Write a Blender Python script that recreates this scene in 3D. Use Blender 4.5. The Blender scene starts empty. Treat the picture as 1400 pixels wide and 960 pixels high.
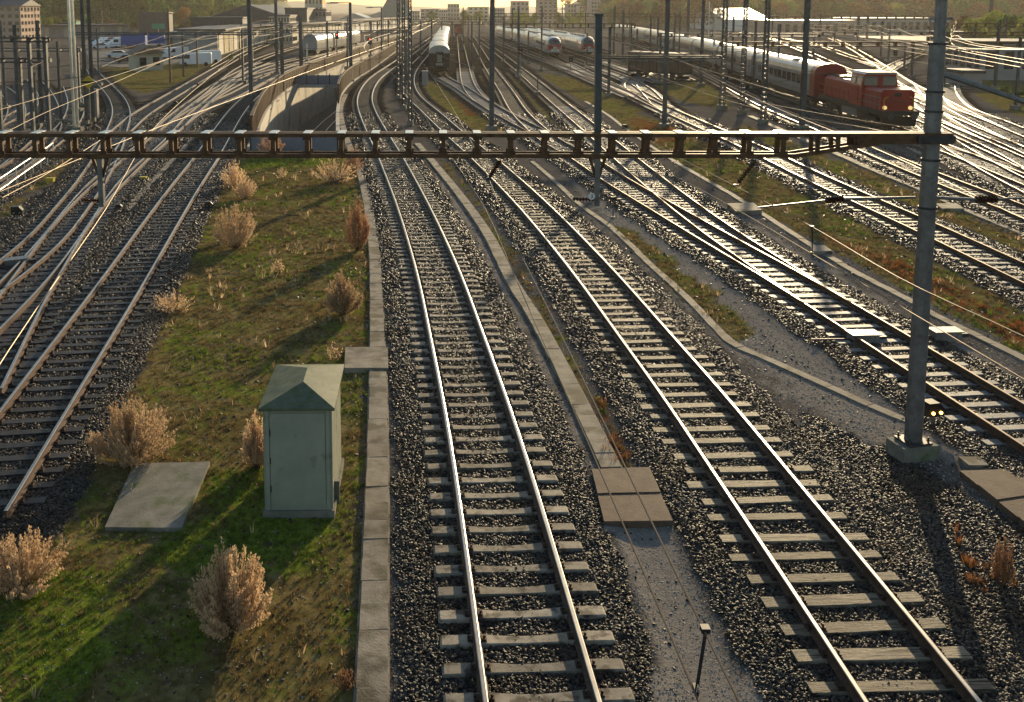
import bpy, math, random
import numpy as np
from mathutils import Vector, Matrix, noise as mnoise
random.seed(7); rng = np.random.default_rng(7)
R = math.radians
sc = bpy.context.scene
# ------------------------------------------------------------------ camera
W0, H0, F0, PX, PY, PITCH, HC = 1400.0, 960.0, 1290.0, 600.0, 171.4, R(7.0), 9.33
cd = bpy.data.cameras.new('camera'); cam = bpy.data.objects.new('camera', cd)
sc.collection.objects.link(cam); sc.camera = cam
cam.location = (0, 0, HC); cam.rotation_euler = (math.pi/2 - PITCH, 0, 0)
cd.sensor_width = 36; cd.lens = F0/W0*36
cd.shift_x = (W0/2-PX)/W0; cd.shift_y = (PY-H0/2)/W0
cd.clip_end = 20000; cd.clip_start = 0.1
# ------------------------------------------------------------------ light
SUN_AZ, SUN_EL = R(20.0), R(12.5)
world = bpy.data.worlds.new('World'); sc.world = world; world.use_nodes = True
nt = world.node_tree; bg = nt.nodes['Background']
sky = nt.nodes.new('ShaderNodeTexSky'); sky.sky_type = 'NISHITA'; sky.sun_disc = False
sky.sun_elevation = SUN_EL; sky.sun_rotation = SUN_AZ
sky.air_density = 1.3; sky.dust_density = 0.7; sky.ozone_density = 2.5
nt.links.new(sky.outputs[0], bg.inputs[0]); bg.inputs[1].default_value = 0.105
sd = bpy.data.lights.new('sun', 'SUN'); sd.energy = 5.0; sd.angle = R(0.6); sd.color = (1.0, 0.78, 0.47)
sun = bpy.data.objects.new('sun', sd); sc.collection.objects.link(sun)
sdir = Vector((math.sin(SUN_AZ)*math.cos(SUN_EL), math.cos(SUN_AZ)*math.cos(SUN_EL), math.sin(SUN_EL)))
sun.rotation_euler = sdir.to_track_quat('Z', 'Y').to_euler(); sun.location = (0, 0, 60)
vs = sc.view_settings; vs.view_transform = 'Standard'; vs.look = 'None'; vs.gamma = 1; vs.use_curve_mapping = False
vs.exposure = 0.65

# ------------------------------------------------------------------ helpers
def G(px, py, z=-0.1):
    u = (px-PX)/F0; v = (PY-py)/F0
    dx, dy, dz = u, v*math.sin(PITCH)+math.cos(PITCH), v*math.cos(PITCH)-math.sin(PITCH)
    t = (z-HC)/dz
    return Vector((dx*t, dy*t, z))
def Z_at(px, py, d):            # height of the thing seen at pixel row py when it stands at distance d
    v = (PY-py)/F0
    return HC + d*(v*math.cos(PITCH)-math.sin(PITCH))/(v*math.sin(PITCH)+math.cos(PITCH))
def X_at(px, d, z=0):
    cz = d*math.cos(PITCH)+(HC-z)*math.sin(PITCH)
    return (px-PX)/F0*cz
def catmull(P, step):
    P = [Vector(p) for p in P]
    P = [P[0]*2-P[1]] + P + [P[-1]*2-P[-2]]
    out = []
    for i in range(1, len(P)-2):
        a, b, c, d = P[i-1], P[i], P[i+1], P[i+2]
        n = max(2, int((c-b).length/step*2))
        t0 = 0.0; t1 = t0+max(1e-3, (b-a).length)**.5; t2 = t1+max(1e-3, (c-b).length)**.5; t3 = t2+max(1e-3, (d-c).length)**.5
        for k in range(n):
            t = t1+(t2-t1)*k/n
            A1 = a*((t1-t)/(t1-t0))+b*((t-t0)/(t1-t0)); A2 = b*((t2-t)/(t2-t1))+c*((t-t1)/(t2-t1)); A3 = c*((t3-t)/(t3-t2))+d*((t-t2)/(t3-t2))
            B1 = A1*((t2-t)/(t2-t0))+A2*((t-t0)/(t2-t0)); B2 = A2*((t3-t)/(t3-t1))+A3*((t-t1)/(t3-t1))
            out.append(B1*((t2-t)/(t2-t1))+B2*((t-t1)/(t2-t1)))
    out.append(P[-2])
    res = [out[0]]; acc = 0
    for p, q in zip(out, out[1:]):
        L = (q-p).length
        if L < 1e-9: continue
        s = 0
        while acc+L-s >= step:
            s += step-acc; acc = 0
            res.append(p.lerp(q, s/L))
        acc += L-s
    return res
def smooth_path(P, it=8):
    P = [p.copy() for p in P]
    for _ in range(it):
        Q = [P[0]]+[(P[i-1]+P[i]*2+P[i+1])/4 for i in range(1, len(P)-1)]+[P[-1]]
        P = Q
    return P

class MB:
    def __init__(s, org=(0, 0, 0)):
        s.v = []; s.f = []; s.m = []; s.o = Vector(org); s.sm = False
    def add(s, vs_, fs, mi=0):
        n = len(s.v); s.v += [Vector(p)-s.o for p in vs_]; s.f += [tuple(i+n for i in f) for f in fs]; s.m += [mi]*len(fs)
        return s
    def box(s, c, d, rz=0, mi=0, M=None, taper=1.0):
        x, y, z = d[0]/2, d[1]/2, d[2]/2
        P = [Vector((sx*x*(taper if sz > 0 else 1), sy*y*(taper if sz > 0 else 1), sz*z)) for sz in (-1, 1) for sy in (-1, 1) for sx in (-1, 1)]
        m = M if M is not None else Matrix.Rotation(rz, 3, 'Z')
        c = Vector(c)
        return s.add([m @ p + c for p in P], [(0, 2, 3, 1), (4, 5, 7, 6), (0, 1, 5, 4), (2, 6, 7, 3), (0, 4, 6, 2), (1, 3, 7, 5)], mi)
    def bar(s, a, b, w, h=None, mi=0):
        a, b = Vector(a), Vector(b); h = h or w; d = b-a
        if d.length < 1e-6: return s
        q = d.to_track_quat('Y', 'Z').to_matrix()
        return s.box((a+b)/2, (w, d.length, h), M=q, mi=mi)
    def cyl(s, a, b, r0, r1=None, n=8, mi=0, cap=True):
        a, b = Vector(a), Vector(b); r1 = r0 if r1 is None else r1
        q = (b-a).to_track_quat('Z', 'Y').to_matrix()
        P = []; 
        for c, r in ((a, r0), (b, r1)):
            for k in range(n):
                t = 2*math.pi*(k+.5)/n; P.append(c+q @ Vector((r*math.cos(t), r*math.sin(t), 0)))
        F = [(k, (k+1) % n, n+(k+1) % n, n+k) for k in range(n)]
        if cap: F += [tuple(range(n))[::-1], tuple(range(n, 2*n))]
        return s.add(P, F, mi)
    def tube(s, pts, r, n=6, mi=0):
        pts = [Vector(p) for p in pts]; P = []; F = []
        for i, p in enumerate(pts):
            d = (pts[min(i+1, len(pts)-1)]-pts[max(i-1, 0)])
            q = d.to_track_quat('Z', 'Y').to_matrix()
            for k in range(n):
                t = 2*math.pi*k/n; P.append(p+q @ Vector((r*math.cos(t), r*math.sin(t), 0)))
        for i in range(len(pts)-1):
            for k in range(n):
                F.append((i*n+k, i*n+(k+1) % n, (i+1)*n+(k+1) % n, (i+1)*n+k))
        return s.add(P, F, mi)
    def poly(s, P, mi=0):
        return s.add(P, [tuple(range(len(P)))], mi)
    def prism(s, P, h, mi=0):        # P: bottom outline (any plane), h: vector
        n = len(P); h = Vector(h); P = [Vector(p) for p in P]
        return s.add(P+[p+h for p in P], [tuple(range(n))[::-1], tuple(range(n, 2*n))]+[(k, (k+1) % n, n+(k+1) % n, n+k) for k in range(n)], mi)
    def sweep(s, path, prof, mats=None, closed=True, zup=True):  # prof: list of (offset, z)
        path = [Vector(p) for p in path]; n = len(prof); P = []; F = []; M_ = []
        for i, p in enumerate(path):
            d = path[min(i+1, len(path)-1)]-path[max(i-1, 0)]; d.z = 0; d.normalize()
            nrm = Vector((d.y, -d.x, 0))
            P += [p+nrm*a+Vector((0, 0, b)) for a, b in prof]
        for i in range(len(path)-1):
            for k in range(n if closed else n-1):
                F.append((i*n+k, (i+1)*n+k, (i+1)*n+(k+1) % n, i*n+(k+1) % n)); M_.append(mats[k] if mats else 0)
        k0 = len(s.v); s.v += [q-s.o for q in P]; s.f += [tuple(i+k0 for i in f) for f in F]; s.m += M_
        if closed:
            s.f += [tuple(k0+k for k in range(n)), tuple(k0+(len(path)-1)*n+k for k in range(n))[::-1]]; s.m += [0, 0]
        return s
    def build(s, name, mats, parent=None, smooth=False, loc=None, fix=True):
        me = bpy.data.meshes.new(name)
        me.from_pydata([tuple(p) for p in s.v], [], s.f)
        for m in (mats if isinstance(mats, (list, tuple)) else [mats]): me.materials.append(m)
        if any(s.m): me.polygons.foreach_set('material_index', s.m)
        if smooth: me.polygons.foreach_set('use_smooth', [True]*len(s.f))
        if fix and len(s.f) < 60000:
            import bmesh
            bm = bmesh.new(); bm.from_mesh(me); bmesh.ops.recalc_face_normals(bm, faces=bm.faces); bm.to_mesh(me); bm.free()
        me.update()
        o = bpy.data.objects.new(name, me); sc.collection.objects.link(o)
        if parent is not None: o.parent = parent
        elif loc is not None: o.location = loc
        elif s.o.length: o.location = s.o
        return o
def tag(o, label, cat, group=None):
    o['label'] = label; o['category'] = cat
    if group: o['group'] = group
    return o
def struct(o, kind='structure'): o['kind'] = kind; return o
def thing(name, label, cat, loc=(0, 0, 0), rz=0, group=None):
    o = bpy.data.objects.new(name, None); sc.collection.objects.link(o); o.empty_display_size = .3
    o.location = loc; o.rotation_euler = (0, 0, rz); return tag(o, label, cat, group)
def copy_tree(o, parent=None):
    c = o.copy(); sc.collection.objects.link(c)
    if parent is not None: c.parent = parent
    for ch in list(o.children): copy_tree(ch, c)
    return c
def place(o, loc, rz=None, label=None, group=None, scale=None):
    o.location = loc
    if rz is not None: o.rotation_euler = (0, 0, rz)
    if scale is not None: o.scale = (scale,)*3
    if label: o['label'] = label
    if group: o['group'] = group
    return o

# ------------------------------------------------------------------ materials
def mat(name, c1, c2=None, scale=5, rough=.7, metal=0, bump=0, bscale=None, detail=4, spec=.22, objrand=0, c3=None, s3=1.0, t3=.6, coord='Object', stretch=None):
    m = bpy.data.materials.new(name); m.use_nodes = True; N = m.node_tree.nodes; L = m.node_tree.links
    b = N['Principled BSDF']; b.inputs['Roughness'].default_value = rough; b.inputs['Metallic'].default_value = metal
    b.inputs['Specular IOR Level'].default_value = spec
    tc = N.new('ShaderNodeTexCoord'); src = tc.outputs[coord]
    if stretch:
        mp = N.new('ShaderNodeMapping'); mp.inputs['Scale'].default_value = stretch; L.new(src, mp.inputs[0]); src = mp.outputs[0]
    if objrand:
        oi0 = N.new('ShaderNodeObjectInfo'); vm_ = N.new('ShaderNodeVectorMath'); vm_.operation = 'MULTIPLY_ADD'; L.new(oi0.outputs['Random'], vm_.inputs[0]); vm_.inputs[1].default_value = (37, 53, 11); L.new(src, vm_.inputs[2]); src = vm_.outputs[0]
    col = None
    if c2 is not None:
        nz = N.new('ShaderNodeTexNoise'); nz.inputs['Scale'].default_value = scale; nz.inputs['Detail'].default_value = detail; nz.inputs['Roughness'].default_value = .65
        L.new(src, nz.inputs['Vector'])
        rp = N.new('ShaderNodeValToRGB'); rp.color_ramp.elements[0].position = .32; rp.color_ramp.elements[1].position = .68
        rp.color_ramp.elements[0].color = (*c1, 1); rp.color_ramp.elements[1].color = (*c2, 1); L.new(nz.outputs['Fac'], rp.inputs[0]); col = rp.outputs[0]
        if c3 is not None:
            n3 = N.new('ShaderNodeTexNoise'); n3.inputs['Scale'].default_value = s3; n3.inputs['Detail'].default_value = 6; L.new(src, n3.inputs['Vector'])
            r3 = N.new('ShaderNodeValToRGB'); r3.color_ramp.elements[0].position = t3-.06; r3.color_ramp.elements[1].position = t3+.06
            L.new(n3.outputs['Fac'], r3.inputs[0])
            mx = N.new('ShaderNodeMix'); mx.data_type = 'RGBA'; L.new(r3.outputs[0], mx.inputs[0]); L.new(col, mx.inputs[6]); mx.inputs[7].default_value = (*c3, 1); col = mx.outputs[2]
    if objrand:
        oi = N.new('ShaderNodeObjectInfo'); mr = N.new('ShaderNodeMapRange'); mr.inputs[3].default_value = 1-objrand; mr.inputs[4].default_value = 1+objrand
        L.new(oi.outputs['Random'], mr.inputs[0]); mx = N.new('ShaderNodeMix'); mx.data_type = 'RGBA'; mx.blend_type = 'MULTIPLY'; mx.inputs[0].default_value = 1
        if col is None: mx.inputs[6].default_value = (*c1, 1)
        else: L.new(col, mx.inputs[6])
        L.new(mr.outputs[0], mx.inputs[7]); col = mx.outputs[2]
    if col is not None: L.new(col, b.inputs['Base Color'])
    else: b.inputs['Base Color'].default_value = (*c1, 1)
    if bump:
        nb = N.new('ShaderNodeTexNoise'); nb.inputs['Scale'].default_value = bscale or scale*3; nb.inputs['Detail'].default_value = 5
        L.new(src, nb.inputs['Vector']); bp = N.new('ShaderNodeBump'); bp.inputs['Strength'].default_value = bump; bp.inputs['Distance'].default_value = .02
        L.new(nb.outputs['Fac'], bp.inputs['Height']); L.new(bp.outputs[0], b.inputs['Normal'])
    return m
def emis(name, c, s):
    m = bpy.data.materials.new(name); m.use_nodes = True; b = m.node_tree.nodes['Principled BSDF']
    b.inputs['Base Color'].default_value = (*c, 1); b.inputs['Emission Color'].default_value = (*c, 1); b.inputs['Emission Strength'].default_value = s
    return m
def leafmat(name, c1, c2, trans=.3):
    m = mat(name, c1, c2, scale=.8, rough=.75, objrand=.35, spec=.2, coord='Object'); N = m.node_tree.nodes; L = m.node_tree.links
    b = N['Principled BSDF']; t = N.new('ShaderNodeBsdfTranslucent'); mx = N.new('ShaderNodeMixShader'); mx.inputs[0].default_value = trans
    src = b.inputs['Base Color'].links[0].from_socket; L.new(src, t.inputs[0])
    L.new(b.outputs[0], mx.inputs[1]); L.new(t.outputs[0], mx.inputs[2]); L.new(mx.outputs[0], N['Material Output'].inputs[0]); return m
M = {}
M['rail_side'] = mat('rail_rust', (.055, .032, .022), (.11, .062, .038), 14, .6, .25, .3)
M['rail_dull'] = mat('rail_worn', (.13, .085, .055), (.23, .17, .12), 3, .42, .85, 0)
M['rail_top'] = mat('rail_polished', (.26, .24, .22), (.40, .37, .33), 3, .34, 1.0, 0, stretch=(1, 1, 1))
M['sleeper_con'] = mat('sleeper_concrete', (.15, .125, .095), (.34, .29, .22), 4, .72, 0, .35, 60, objrand=.3, c3=(.055, .042, .032), s3=4.5, t3=.57, detail=8)
M['sleeper_wood'] = mat('sleeper_wood', (.09, .068, .048), (.36, .30, .21), 6, .66, 0, 1.0, 22, objrand=.4, stretch=(.45, 7, 1), c3=(.03, .023, .018), s3=3.6, t3=.57, detail=8)
M['sleeper_dark'] = mat('sleeper_tarred', (.012, .0115, .013), (.042, .039, .040), 5, .5, 0, .5, 25, objrand=.35, stretch=(.6, 4, 1))
M['sleeper_steel'] = mat('sleeper_grey', (.10, .10, .10), (.24, .23, .215), 6, .62, 0, .3, 30, objrand=.25)
M['clip'] = mat('fastening_rust', (.035, .022, .017), (.075, .042, .03), 30, .6, .3)
M['stone'] = mat('ballast_stone', (.013, .012, .0115), (.080, .069, .057), 9, .45, 0, .3, 60, objrand=.8, spec=.2)
M['concrete'] = mat('concrete_slab', (.17, .145, .11), (.29, .25, .195), 3, .85, 0, .4, 30, objrand=.16, c3=(.10, .085, .055), s3=1.6, t3=.56, detail=8)
M['conc_wall'] = mat('concrete_wall', (.38, .34, .28), (.52, .47, .39), .5, .8, 0, .15, 8, c3=(.25, .22, .18), s3=.35, t3=.62)
M['slab_brown'] = mat('brown_slab', (.08, .052, .036), (.15, .10, .07), 4, .8, 0, .4, 30)
M['slab_moss'] = mat('mossy_concrete', (.12, .12, .095), (.24, .225, .185), 2.2, .85, 0, .35, 25, c3=(.10, .12, .06), s3=1.6, t3=.60)
M['gantry'] = mat('gantry_steel_rusty', (.06, .034, .02), (.15, .082, .042), 7, .6, .3, .25, 30, c3=(.16, .08, .035), s3=5, t3=.66)
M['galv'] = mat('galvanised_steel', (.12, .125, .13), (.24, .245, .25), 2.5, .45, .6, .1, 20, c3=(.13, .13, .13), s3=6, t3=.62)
M['galv_top'] = mat('galvanised_bright', (.42, .42, .40), (.6, .6, .57), 4, .35, .7)  # bright steel; on sunlit masts and railing its paleness stands for sunlight
M['darksteel'] = mat('dark_steel', (.035, .036, .04), (.075, .075, .08), 6, .5, .4)
M['mast'] = mat('mast_paint', (.055, .06, .065), (.11, .115, .12), 3, .5, .3)
M['mastwood'] = mat('pole_wood', (.09, .06, .04), (.17, .115, .075), 3, .7, 0)
M['wire'] = mat('wire_copper', (.13, .095, .065), None, rough=.5, metal=.6)
M['insul'] = mat('insulator_brown', (.05, .022, .014), None, rough=.25)
M['cab'] = mat('cabinet_paint', (.235, .25, .195), (.31, .32, .25), 1.6, .5, 0, .05, 10, c3=(.13, .14, .09), s3=2.2, t3=.66)
M['cabroof'] = mat('cabinet_roof', (.06, .08, .045), (.14, .15, .09), 3.0, .6, 0, .15, 15, c3=(.07, .10, .035), s3=5, t3=.6)
M['black'] = mat('black_plastic', (.012, .012, .013), None, rough=.4)
M['white'] = mat('white_paint', (.75, .74, .7), None, rough=.4)
M['glass'] = mat('dark_glass', (.02, .025, .03), None, rough=.08, spec=.8)
M['yellow'] = mat('yellow_paint', (.55, .42, .03), (.42, .33, .04), 5, .5)
M['blue'] = mat('blue_paint', (.03, .09, .32), None, rough=.45)
M['green_sign'] = mat('green_sign', (.02, .25, .15), None, rough=.45)
M['red'] = mat('loco_red', (.27, .012, .010), (.36, .02, .014), 1.5, .4, 0, c3=(.22, .03, .02), s3=1.6, t3=.6)
M['darkred'] = mat('coach_red', (.22, .02, .018), None, rough=.4)
M['coach'] = mat('coach_grey', (.20, .195, .185), (.27, .26, .245), 1.0, .3)
M['coach_low'] = mat('coach_lower', (.13, .125, .12), (.18, .17, .16), 1.0, .4)
M['roofw'] = mat('coach_roof', (.24, .235, .22), (.36, .35, .33), .6, .34, .2)
M['silver'] = mat('express_white', (.34, .34, .34), (.44, .44, .43), .6, .25, .1)
M['under'] = mat('underframe', (.022, .02, .019), (.05, .042, .036), 3, .7)
M['boxcar'] = mat('wagon_brown', (.085, .055, .045), (.13, .085, .065), 1.5, .6)
M['parapet'] = mat('parapet_rust', (.032, .017, .010), (.07, .038, .02), 1.2, .9, 0, .2, 10, spec=.05)
M['panel'] = mat('panel_bluegrey', (.13, .15, .19), (.18, .20, .24), 1.0, .5)
M['wallA'] = mat('plaster_cream', (.42, .37, .28), (.52, .46, .36), .4, .8)
M['wallB'] = mat('plaster_grey', (.24, .23, .215), (.33, .31, .29), .4, .8)
M['wallC'] = mat('plaster_rose', (.36, .25, .19), (.44, .32, .25), .4, .8)
M['wallD'] = mat('weathered_boards', (.45, .38, .2), (.16, .12, .06), 1.2, .8, stretch=(3, 3, .3))
M['wallW'] = mat('plaster_white', (.62, .6, .56), (.72, .7, .66), .3, .7)
M['roofD'] = mat('roof_dark', (.045, .047, .055), (.08, .08, .09), .8, .6)
M['roofR'] = mat('roof_tile', (.14, .10, .075), (.24, .17, .12), 1.5, .8)
M['teal'] = mat('teal_glass', (.10, .16, .17), (.14, .2, .21), .1, .2)
M['carw'] = mat('car_white', (.7, .7, .7), None, rough=.25, objrand=.15)
M['card'] = mat('car_dark', (.05, .055, .07), None, rough=.25, objrand=.4)
M['tyre'] = mat('tyre', (.02, .02, .02), None, rough=.8)
M['trunk'] = mat('bark', (.07, .05, .035), (.13, .095, .07), 4, .9, 0, .5)
M['leafG'] = leafmat('leaf_green', (.05, .11, .02), (.09, .16, .03), .45)
M['leafY'] = leafmat('leaf_yellow_green', (.13, .18, .03), (.22, .22, .04), .45)
M['leafO'] = leafmat('leaf_autumn', (.22, .10, .02), (.28, .15, .035))
M['leafB'] = leafmat('leaf_brown', (.10, .065, .03), (.16, .10, .04))
M['dry'] = leafmat('dry_shrub', (.56, .38, .22), (.72, .53, .33), .5)
M['dryr'] = leafmat('dry_shrub_reddish', (.36, .18, .10), (.50, .30, .16), .4)
M['stem'] = mat('shrub_stem', (.10, .05, .035), (.18, .10, .06), 8, .8)
M['bladeG'] = leafmat('grass_green', (.09, .14, .02), (.19, .23, .035), .4)
M['bladeB'] = leafmat('grass_brown', (.17, .11, .05), (.24, .17, .07), .35)
M['bladeR'] = leafmat('weed_red', (.20, .07, .025), (.28, .13, .045), .35)
M['signal_y'] = emis('signal_lamp_amber', (1.0, .55, .1), 6)
M['headlamp'] = emis('headlamp_lit', (.9, .65, .25), .55)
M['redlamp'] = emis('tail_lamp_red', (1.0, .08, .04), 3)
M['winlit'] = mat('window_pane', (.16, .15, .13), (.28, .24, .18), .3, .2)  # paler pane tone stands in for lit windows; also on unlit signal lenses

# ------------------------------------------------------------------ track layout (rail-top plane, traced centre lines)
RZ = 0.2
TR = [
 # name, kind, label, pixel centre line, near px extension handled below
 ('A', 'con', 'middle main track curving on pale concrete sleepers beside the slab path', [(741.7,958.9),(718.9,851.4),(698.3,754.3),(673.7,644.6),(653.1,560),(621,446.9),(603.4,384.3),(568,288.3),(534.3,215.1),(514.5,177.9),(501.5,150),(498.5,134.2),(503,119.6),(513,106.5),(535,90.4),(565,70),(597,47),(612,37)]),
 ('B', 'wood', 'straight track on weathered wooden sleepers right of the middle track', [(1260,956.6),(1114.9,760),(1031.7,651.4),(964.6,560),(874,448),(822.9,384.3),(730.3,281.4),(662.9,217.4),(618,179),(589.5,153),(566,132),(559,118),(559.5,103),(567,90),(580,75.5),(598,54),(607,45)]),
 ('C', 'steel', 'rusty railed track with points running past the tall grey mast', [(1449,609),(1355,551),(1278,504),(1205,457.5),(1132.5,413.7),(1090,387),(976,322.9),(906,282),(839,243.6),(800.8,217),(750,190),(737,179),(712,155),(692,124),(675,100),(664,83),(652,62),(643,47)]),
 ('C2', 'steel', 'diverging track forking right from the points behind the grey mast', [(1132.5,413.7),(1092,387),(1010,333.6),(949,290.7),(899.5,252),(858,217.9),(812,179),(762,138),(719,102),(685,74.8),(660,57),(640,43)]),
 ('D', 'steel', 'track on pale sleepers across the brown grass right of the points', [(1500,418),(1428,385),(1276,314),(1130,249),(1065,218),(1043,207),(980,179),(918,152),(869,130),(830,113),(760,88),(700,66),(660,52)]),
 ('E', 'steel', 'track beside the long passenger train on the camera side', [(1500,330),(1429,299),(1360,272.5),(1273,239),(1196,207),(1134,179),(1060,149),(1025,132),(990,113),(950,93),(890,68),(840,52),(800,44)]),
 ('F', 'steel', 'track carrying the long train and red locomotive', [(1530,296),(1420,252),(1290,200.7),(1225,176),(1138,149),(1057,122),(972,90),(915,70),(862,54),(820,44)]),
 ('G', 'steel', 'track passing right of the red locomotive', [(1520,280),(1400,222),(1285,171),(1245,155),(1190,130),(1120,104),(1040,78),(960,58),(900,46)]),
 ('J', 'steel', 'sunlit yard track coming through the points behind the red locomotive', [(1500,232),(1400,193),(1330,160),(1280,134),(1240,113),(1205,90),(1180,74),(1150,58),(1120,46)]),
 ('K', 'steel', 'curved siding bending past the workshop on the right', [(1500,216),(1440,196),(1392,177),(1355,162),(1322,150),(1303,135),(1296,119.6),(1299,95),(1304,72),(1306,56)]),
 ('N', 'steel', 'glinting track winding behind the train from the far right gantry', [(1270,136),(1235,122),(1195,108),(1150,92),(1110,74),(1075,60),(1040,48)]),
 ('P', 'steel', 'crossing track in the shining points beyond the locomotive', [(1204,102),(1212,95),(1232,84),(1262,72),(1300,60)]),
 ('T', 'steel', 'overgrown track in front of the parked dark coach', [(750,186),(735,179),(688,155),(656,136),(629,118),(602,103),(600,85),(606,60),(611,45)]),
 ('T2', 'steel', 'siding between the parked coach and the brown verge', [(700,160),(667,143),(650,130),(640,114),(634,85),(629,56),(626,43)]),
 ('U1', 'steel', 'track running under the nearer white express train', [(869,130),(828,112),(772,84),(735,68),(700,57),(672,48),(650,41)]),
 ('U2', 'steel', 'track running under the farther white express train', [(905,112),(862,96),(805,77),(760,64),(715,53),(680,45)]),
 ('U3', 'steel', 'track ending in the shining fan of points below the far gantry', [(918,152),(885,132),(862,118),(868,108),(890,96),(910,86)]),
 ('U4', 'steel', 'curved rail connection in the fan of points near the brown wagon', [(900,140),(880,120),(850,104),(810,90),(770,76),(720,60)]),
 ('L1', 'dark', 'left yard track on dark sleepers next to the grass island', [(-52,702.4),(41,568),(76,515),(129.5,440),(249,260),(281.7,215),(305.5,178),(318,159),(331,143),(350,126),(372,112),(402,96),(442,80),(500,62),(560,46)]),
 ('L2', 'dark', 'left yard track leaving the crossing in the lower left corner', [(-45,535),(-2,460),(27,410),(56,367),(99,303),(123,276),(137.5,260),(173,228),(184,217),(230,179),(261,151),(289,128),(311,107),(335,90),(372,74),(430,58),(480,48)]),
 ('L3', 'dark', 'bending track meeting the crossing from behind the yellow sign', [(-70,424),(-20,392),(28,356),(64,326),(95,286),(116,260),(140,222),(149,206),(158.5,180),(166,155),(161,136),(146,118),(132,104),(124,92)]),
 ('L5', 'dark', 'straight outer track passing the little shed on the left', [(140,206),(152,190),(166,178),(190,157),(250,121),(310,86),(338,71),(385,54),(430,44)]),
 ('L6', 'dark', 'track fanning out between the mast rows towards the grey covered wagons', [(261,151),(300,125),(345,104),(400,88),(470,68),(530,50),(570,42)]),
 ('L7', 'dark', 'far track carrying the grey covered wagons', [(289,128),(330,104),(370,88),(428,75),(480,63),(530,51),(580,40)]),
 ('L8', 'dark', 'crossover track cutting through the left yard towards the hanging post', [(-60,470),(20,398),(80,328),(128,264),(152,238),(190,208),(217,184),(240,160),(268,138),(298,116),(335,96),(365,84)]),
 ('L9', 'dark', 'crossover joining the two innermost left tracks above the beam', [(217,190),(245,166),(277,146),(318,130),(352,112),(392,94),(440,76),(500,58)]),
 ('Z3', 'dark', 'track bending past the railing towards the yellow sign', [(-60,262),(0,238),(40,214),(82,182),(100,160),(104,140),(96,118)]),
 ('Z4', 'dark', 'outermost bending track under the signal bridge', [(-60,196),(0,166),(36,150),(40,132),(30,112)]),
 ('R1', 'steel', 'yard track between the two that pass right of the locomotive', [(1530,262),(1400,207),(1310,168),(1262,147),(1205,122),(1150,102),(1090,82),(1020,64)]),
 ('R2', 'steel', 'crossover in the glinting points right of the tall mast', [(1440,240),(1365,200),(1310,176),(1275,152),(1255,134),(1240,113)]),
 ('R3', 'steel', 'crossover between the tracks at the lower right edge of the yard', [(1500,300),(1420,262),(1350,226),(1290,190),(1262,168),(1230,148)]),
 ('R4', 'steel', 'far track in the golden light behind the passenger train', [(1205,90),(1160,76),(1120,62),(1070,52),(1010,44)]),
 ('U5', 'steel', 'track between the fan of points and the express trains', [(868,131),(812,108),(750,82),(700,62),(664,50)]),
 ('U6', 'steel', 'track hugging the far side of the express trains', [(940,108),(890,92),(850,76),(800,62),(750,52),(700,45)]),
 ('Z1', 'dark', 'sunken bending track at the left edge below the signal bridge', [(-40,215),(8,180),(22,157),(22,143),(12,128),(-5,116)]),
 ('Z2', 'dark', 'bending track beside the railing on the far left', [(-60,282),(20,225),(50,200),(67,180),(71,159),(67,140),(58,122),(45,108)]),
]
def extend_near(P, y_to):
    d = P[0]-P[1]
    if P[0].y > y_to and abs(d.y) > .05:
        t = (P[0].y-y_to)/abs(d.y); return [P[0]+d*t]+P
    return P
tracks = {}
for key, kind, label, px in TR:
    P = [G(x, y, RZ) for x, y in px]; P = [Vector((p.x, p.y, 0)) for p in P]
    if key in ('A', 'B'): P = extend_near(P, 4)
    path = smooth_path(catmull(P, 1.0), 14 if key not in ('A', 'B') else 6)
    tracks[key] = dict(kind=kind, label=label, path=path)

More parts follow.
